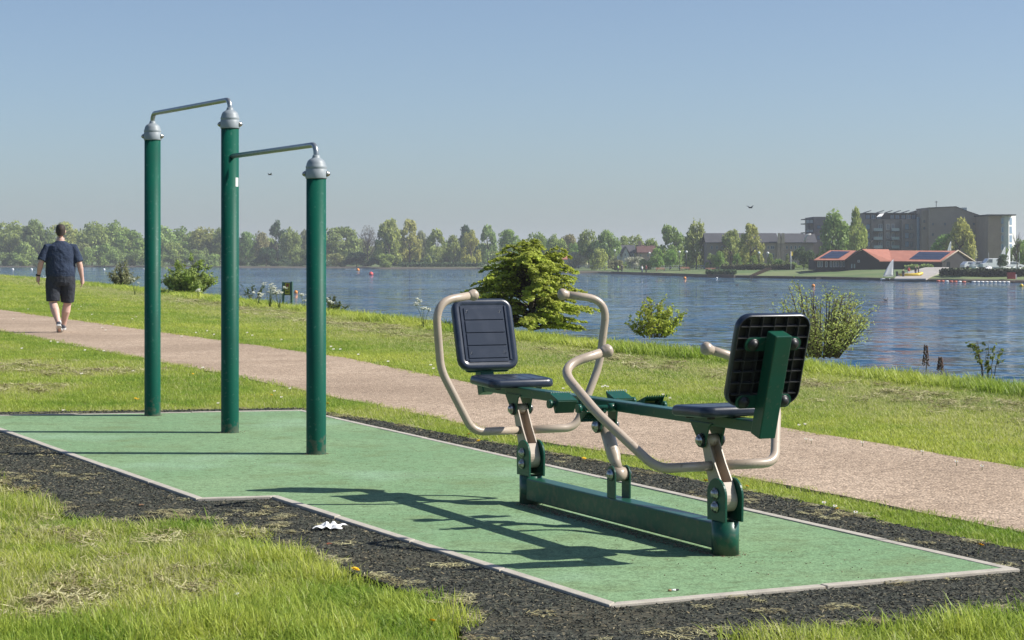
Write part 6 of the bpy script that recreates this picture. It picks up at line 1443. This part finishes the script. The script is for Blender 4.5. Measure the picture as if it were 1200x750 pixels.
scatter('tall_grass', cat(TP), tall, {'idx': ('INT', cat(TI)), 'rot': ('FLOAT_VECTOR', cat(TR)), 'scl': ('FLOAT_VECTOR', cat(TS)), 'dry': ('FLOAT', cat(TD)), 'tone': ('FLOAT', cat(TT))}, 'fringe of long bright grass along the top of the lake bank', 'grass')
print('grass', sum(map(len, PS)), sum(map(len, CP)), sum(map(len, TP)))

# rubber shreds and the dry bits among them
chips = []
for i in range(4):
    r_ = random.Random(500+i); mb = MB(); L_ = .5; mb.M = Matrix.Rotation(r_.uniform(-.3, .3), 4, 'X')
    w0, w1 = r_.uniform(.12, .2), r_.uniform(.08, .16); mb.add([(-L_, -w0, 0), (-L_, w0, .02), (L_, w1, .05), (L_, -w1, .02), (-L_*.8, -w0*.8, .2), (-L_*.9, w0*.7, .22), (L_*.8, w1*.6, .2), (L_*.9, -w1*.7, .16)], [(0, 3, 2, 1), (4, 5, 6, 7), (0, 4, 7, 3), (1, 2, 6, 5), (0, 1, 5, 4), (3, 7, 6, 2)]); o = mb.build('shred', M['chip']); col.objects.unlink(o); chips.append(o)
x, y = cand(5.8, 19, 3800, .5); k = inpoly(x, y, RUBp) & ~inpoly(x, y, [tuple(p) for p in inset(PAD, -.015)]) & (rg.random(len(x)) < np.clip(1.2-(y-6)/11, .10, 1)); x, y = x[k], y[k]; n = len(x); s_ = rg.uniform(.006, .018, n)*(1+np.clip((y-9)/14, 0, .8))
scatter('rubber_shreds', np.stack([x, y, np.full(n, -.006)+rg.uniform(-.002, .004, n)], 1), chips, {'idx': ('INT', rg.integers(0, 4, n)), 'rot': ('FLOAT_VECTOR', np.stack([rg.normal(0, .3, n), rg.normal(0, .35, n), rg.uniform(0, 6.28, n)], 1)), 'scl': ('FLOAT_VECTOR', np.stack([s_, s_, s_], 1))}, 'loose dark rubber shreds covering the surround of the pad', 'rubber mulch')
# dry grass bits on the rubber, thick near the foreground grass
x, y = cand(5.8, 17, 300, .5); k = inpoly(x, y, RUBp) & ~inpoly(x, y, [tuple(p) for p in inset(PAD, -.02)]); x, y = x[k], y[k]
q = vnoise(x, y, .55, 91, 3); xb = np.array([p[0] for p in RUBp[25:]]); 
edge = np.min([np.hypot(x-px_, y-py_) for px_, py_ in [tuple(Vector(RUBp[i]).lerp(Vector(RUBp[(i+1) % len(RUBp)]), f)) for i in range(len(RUBp)) for f in (0, .33, .66)]], axis=0)
k = rg.random(len(x)) < np.clip(.02+.30*np.clip((q-.55)*5, 0, 1)*np.clip(1.1-edge/.7, .05, 1)+.35*(edge < .10), 0, 1); x, y = x[k], y[k]; n = len(x)
scatter('straw_bits', np.stack([x, y, np.full(n, -.005)], 1), clip, {'idx': ('INT', rg.integers(0, 3, n)), 'rot': ('FLOAT_VECTOR', np.stack([np.zeros(n), np.zeros(n), rg.uniform(0, 6.28, n)], 1)), 'scl': ('FLOAT_VECTOR', np.stack([rg.uniform(.4, .9, n)]*2+[np.full(n, .35)], 1))}, 'dry grass bits strewn over the dark rubber mulch', 'straw')
# crumbs of grit on the pad and a drift along the machine's beam
crumb = []
for i, c in enumerate(((.20, .12, .07), (.32, .25, .16), (.11, .10, .06))):
    mb = MB(); mb.ball((0, 0, .2), (.5, .4, .25), 5, 3); o = mb.build('crumb', mat('crumb_%d' % i if False else ['rusty_crumb', 'sandy_crumb', 'dark_crumb'][i], c, .9)); col.objects.unlink(o); crumb.append(o)
x, y = cand(6.8, 17, 9, .2); k = inpoly(x, y, [tuple(p) for p in PADi]); x, y = x[k], y[k]; n0 = len(x)
uu = rg.uniform(-1.93, -.03, 1500); vv = -.030+rg.normal(0, .022, 1500)-.03; ub = np.array([math.cos(TH), math.sin(TH)]); vb = np.array([-math.sin(TH), math.cos(TH)])
xb = .928+uu*ub[0]+vv*vb[0]; yb = 8.54+uu*ub[1]+vv*vb[1]; x = np.concatenate([x, xb]); y = np.concatenate([y, yb])
# near the nearer post
xp = .95+rg.normal(0, .36, 90); yp = 8.30+rg.normal(0, .25, 90); x = np.concatenate([x, xp]); y = np.concatenate([y, yp])
for px_, py_, rr_ in [(q[0], q[1], .068) for q in posts]+[(.928, 8.54, .063), (.928-LEN*ub[0], 8.54-LEN*ub[1], .063)]:
    aa = rg.uniform(0, 6.28, 70); qq = rr_+np.abs(rg.normal(0, .022, 70)); x = np.concatenate([x, px_+qq*np.cos(aa)]); y = np.concatenate([y, py_+qq*np.sin(aa)])
n = len(x); s_ = rg.uniform(.003, .008, n)
scatter('grit', np.stack([x, y, np.full(n, .0025)], 1), crumb, {'idx': ('INT', rg.integers(0, 3, n)), 'rot': ('FLOAT_VECTOR', np.stack([np.zeros(n), np.zeros(n), rg.uniform(0, 6.28, n)], 1)), 'scl': ('FLOAT_VECTOR', np.stack([s_, s_, s_], 1))}, 'brown grit and crumbs on the green pad, drifted along the machine base', 'grit')

# ------------------------------------------------------------------ flowers and litter
M['dandelion'] = mat('dandelion_petals', (.80, .52, .01), .7); M['daisy'] = mat('daisy_petals', (.80, .80, .76), .7)
def flower(name, m_, rp, npet, hh, centre):
    t = bpy.data.objects.new(name, None); col.objects.link(t); t.empty_display_size = .05
    s = MB(); s.tube([(0, 0, 0), (.004, .002, hh*.5), (0, 0, hh)], [.0022, .002, .0018], 5); s.build('stem', M['stem'], t); f = MB()
    for lay, (rr, dz) in enumerate(((rp, 0), (rp*.68, .004)) if name == 'dandelion' else ((rp, 0),)):
        for k in range(npet):
            a = 2*PI*k/npet+lay*.2; w_ = rr*math.pi/npet*1.15; c, s_ = math.cos(a), math.sin(a); f.add([(0, 0, hh+dz), (rr*.6*c-w_*s_, rr*.6*s_+w_*c, hh+dz+.003), (rr*c, rr*s_, hh+dz+.002), (rr*.6*c+w_*s_, rr*.6*s_-w_*c, hh+dz+.003)], [(0, 1, 2, 3)])
    f.build('petals', m_, t); c = MB(); c.ball((0, 0, hh+.004), (rp*.3, rp*.3, .004), 8, 4); c.build('flower_centre', centre, t); return t
dan = flower('dandelion', M['dandelion'], .021, 14, .07, M['dandelion']); dai = flower('daisy', M['daisy'], .012, 12, .045, M['yellow'])
dl = [((1061, 748), 'large dandelion at the bottom edge right of centre'), ((411, 659), 'dandelion in the foreground grass tip below the white tissue'), ((503, 720), 'dandelion low in the foreground grass left of the dark mulch'), ((62, 417), 'dandelion in the lawn left of the farthest post, before the path'), ((164, 463), 'dandelion at the foot of the farthest post'), ((226, 434), 'dandelion between the farthest and middle post near the path'), ((316, 458), 'dandelion between the middle and the short post'), ((383, 468), 'dandelion just right of the short front post'), ((552, 503), 'dandelion in the narrow grass strip left of the farther rocker arm'), ((563, 510), 'dandelion at the edge of the mulch left of the farther rocker arm'), ((683, 530), 'dandelion in the grass strip left of the middle link'), ((872, 562), 'orange yellow dandelion just right of the nearer rocker arm'), ((827, 556), 'dandelion behind the nearer rocker arm'), ((985, 588), 'dandelion in the grass strip right of the machine'), ((178, 449), 'small dandelion beside the farthest post'), ((158, 462), 'small dandelion left of the farthest post foot'), ((1145, 632), 'faint dandelion in the grass strip at the right')]
for i, ((px, py), lab) in enumerate(dl):
    o = dan if i == 0 else dup(dan); z = .0; gx, gy = G(px, py, .06); o.location = (gx, gy, -.03); o.rotation_euler = (R(18 if i else 38)*-1*-1, 0, i*1.3 if i else 0); s_ = .95 if gy < 9 else .8; o.scale = (s_, s_, s_); tag(o, lab, 'dandelion', 'dandelions in the grass')
lab2 = [('tiny white daisy in the mown lawn between the path and the lake', 1), ('tiny white daisy in the grass between the pad and the path', 0)]
ds = [(213, 392), (230, 388), (243, 386), (251, 390), (290, 388), (296, 391), (388, 404), (391, 407), (399, 407), (330, 396), (505, 425), (508, 429), (516, 432), (706, 450), (709, 449), (712, 450), (777, 459), (785, 463), (936, 494), (943, 493), (944, 510), (950, 511), (120, 382), (133, 378), (155, 372), (160, 370), (92, 361), (95, 358), (108, 367), (124, 385), (170, 372), (180, 380), (420, 413), (455, 421), (600, 440), (605, 443), (660, 452), (840, 480), (1010, 514), (1080, 524), (1120, 536), (1150, 541), (560, 430), (640, 441), (16, 372), (33, 361)]
ds2 = [(60, 398), (68, 399), (100, 408), (122, 409), (26, 406), (96, 435), (156, 432), (75, 477), (256, 469), (262, 469), (330, 462), (238, 428), (322, 455), (340, 452), (965, 583), (978, 587), (1002, 594)]
allp = [(q, 0) for q in ds]+[(q, 1) for q in ds2]
for i, ((px, py), k) in enumerate(allp):
    o = dai if i == 0 else dup(dai); gx, gy = G(px, py, .04); o.location = (gx, gy, -.025); o.rotation_euler = (R(25), 0, 0); s_ = max(1, min(1.5, gy/16)); o.scale = (s_, s_, 1.0); tag(o, lab2[k][0], 'daisy', ['daisies in the lake side lawn', 'daisies between pad and path'][k])
# crumpled tissue and cigarette end
gx, gy = G(387, 619); nn = 15; rr = random.Random(2); V = []
for i in range(nn):
    for j in range(nn):
        u, v = i/(nn-1)-.5, j/(nn-1)-.5; e = 1-.35*abs(math.sin(3*u+5*v)); x = u*.15*e+v*.03; y = v*.13*e*(1.1+.4*u); z = .006+.028*abs(math.sin(9*u+4*v)*math.cos(8*v-3*u))*(1-1.2*max(abs(u), abs(v)))+.022*max(0, .5-abs(u)-abs(v)*.6)+rr.uniform(0, .003); V.append((x, y, z))
o = mesh_np('crumpled_tissue', V, [(i*nn+j, i*nn+j+1, (i+1)*nn+j+1, (i+1)*nn+j) for i in range(nn-1) for j in range(nn-1)], M['white'], smooth=False); o.location = (gx, gy, -.004); md = o.modifiers.new('paper', 'SOLIDIFY'); md.thickness = .001; tag(o, 'crumpled white tissue lying on the dark rubber mulch', 'tissue')
gx, gy = G(789, 683, .035); t = thing('cigarette_end', 'cigarette end lying on the green pad near the front corner', 'cigarette end', (gx, gy, PZ+.005), .35); MB().tube([(-.022, 0, 0), (-.009, 0, 0)], .004, 8).build('filter', M['orange'] if False else mat('filter_paper', (.30, .17, .08), .8), t); MB().tube([(-.0088, 0, 0), (.010, 0, 0)], .004, 8).build('paper', M['white'], t); MB().tube([(.0102, 0, 0), (.024, 0, 0)], [.004, .003], 8).build('ash', M['black'], t)
for (px, py, lab, c, s_) in ((296, 637, 'thin white straw lying in the foreground grass', M['white'], .055), (386, 629.5, 'small reddish brown dead leaf beside the white tissue', mat('dead_leaf', (.22, .07, .03), .8), .012), (166, 585, 'small brown dead leaf on the rubber mulch left of the pad corner', mat('dead_leaf_brown', (.24, .13, .06), .8), .014), (279, 687, 'small white scrap in the foreground grass', M['white'], .012)):
    gx, gy = G(px, py, .03); mb = MB(); mb.add([(-s_, -.006, 0), (0, -.010 if s_ < .03 else -.004, .004), (s_, -.002, .001 if s_ < .03 else .02), (s_, .002, .002 if s_ < .03 else .021), (0, .010 if s_ < .03 else .004, .006), (-s_, .006, .003)], [(0, 1, 4, 5), (1, 2, 3, 4)]); o = mb.build('dead_leaf' if 'leaf' in lab else 'litter', c, None, loc=(gx, gy, .0 if s_ > .03 else -.001), rz=.5); md = o.modifiers.new('thickness', 'SOLIDIFY'); md.thickness = .001; tag(o, lab, 'leaf' if 'leaf' in lab else 'litter')

# ------------------------------------------------------------------ haze
HAZE = .00026
m = bpy.data.materials.new('haze'); m.use_nodes = True; N = m.node_tree.nodes; N.remove(N['Principled BSDF']); v = N.new('ShaderNodeVolumePrincipled'); v.inputs['Color'].default_value = (.92, .96, 1, 1); v.inputs['Density'].default_value = HAZE; v.inputs['Anisotropy'].default_value = .2
m.node_tree.links.new(v.outputs[0], N['Material Output'].inputs['Volume'])
hz = MB(); hz.box(-2900, 2900, -120, 3600, -6.5, 36); tag(hz.build('haze', m), kind='stuff')
for ob in list(bpy.data.objects):
    if ob.get('category') is None and ob.parent is None and ob.get('kind') is None and ob.type == 'EMPTY': print('untagged', ob.name)
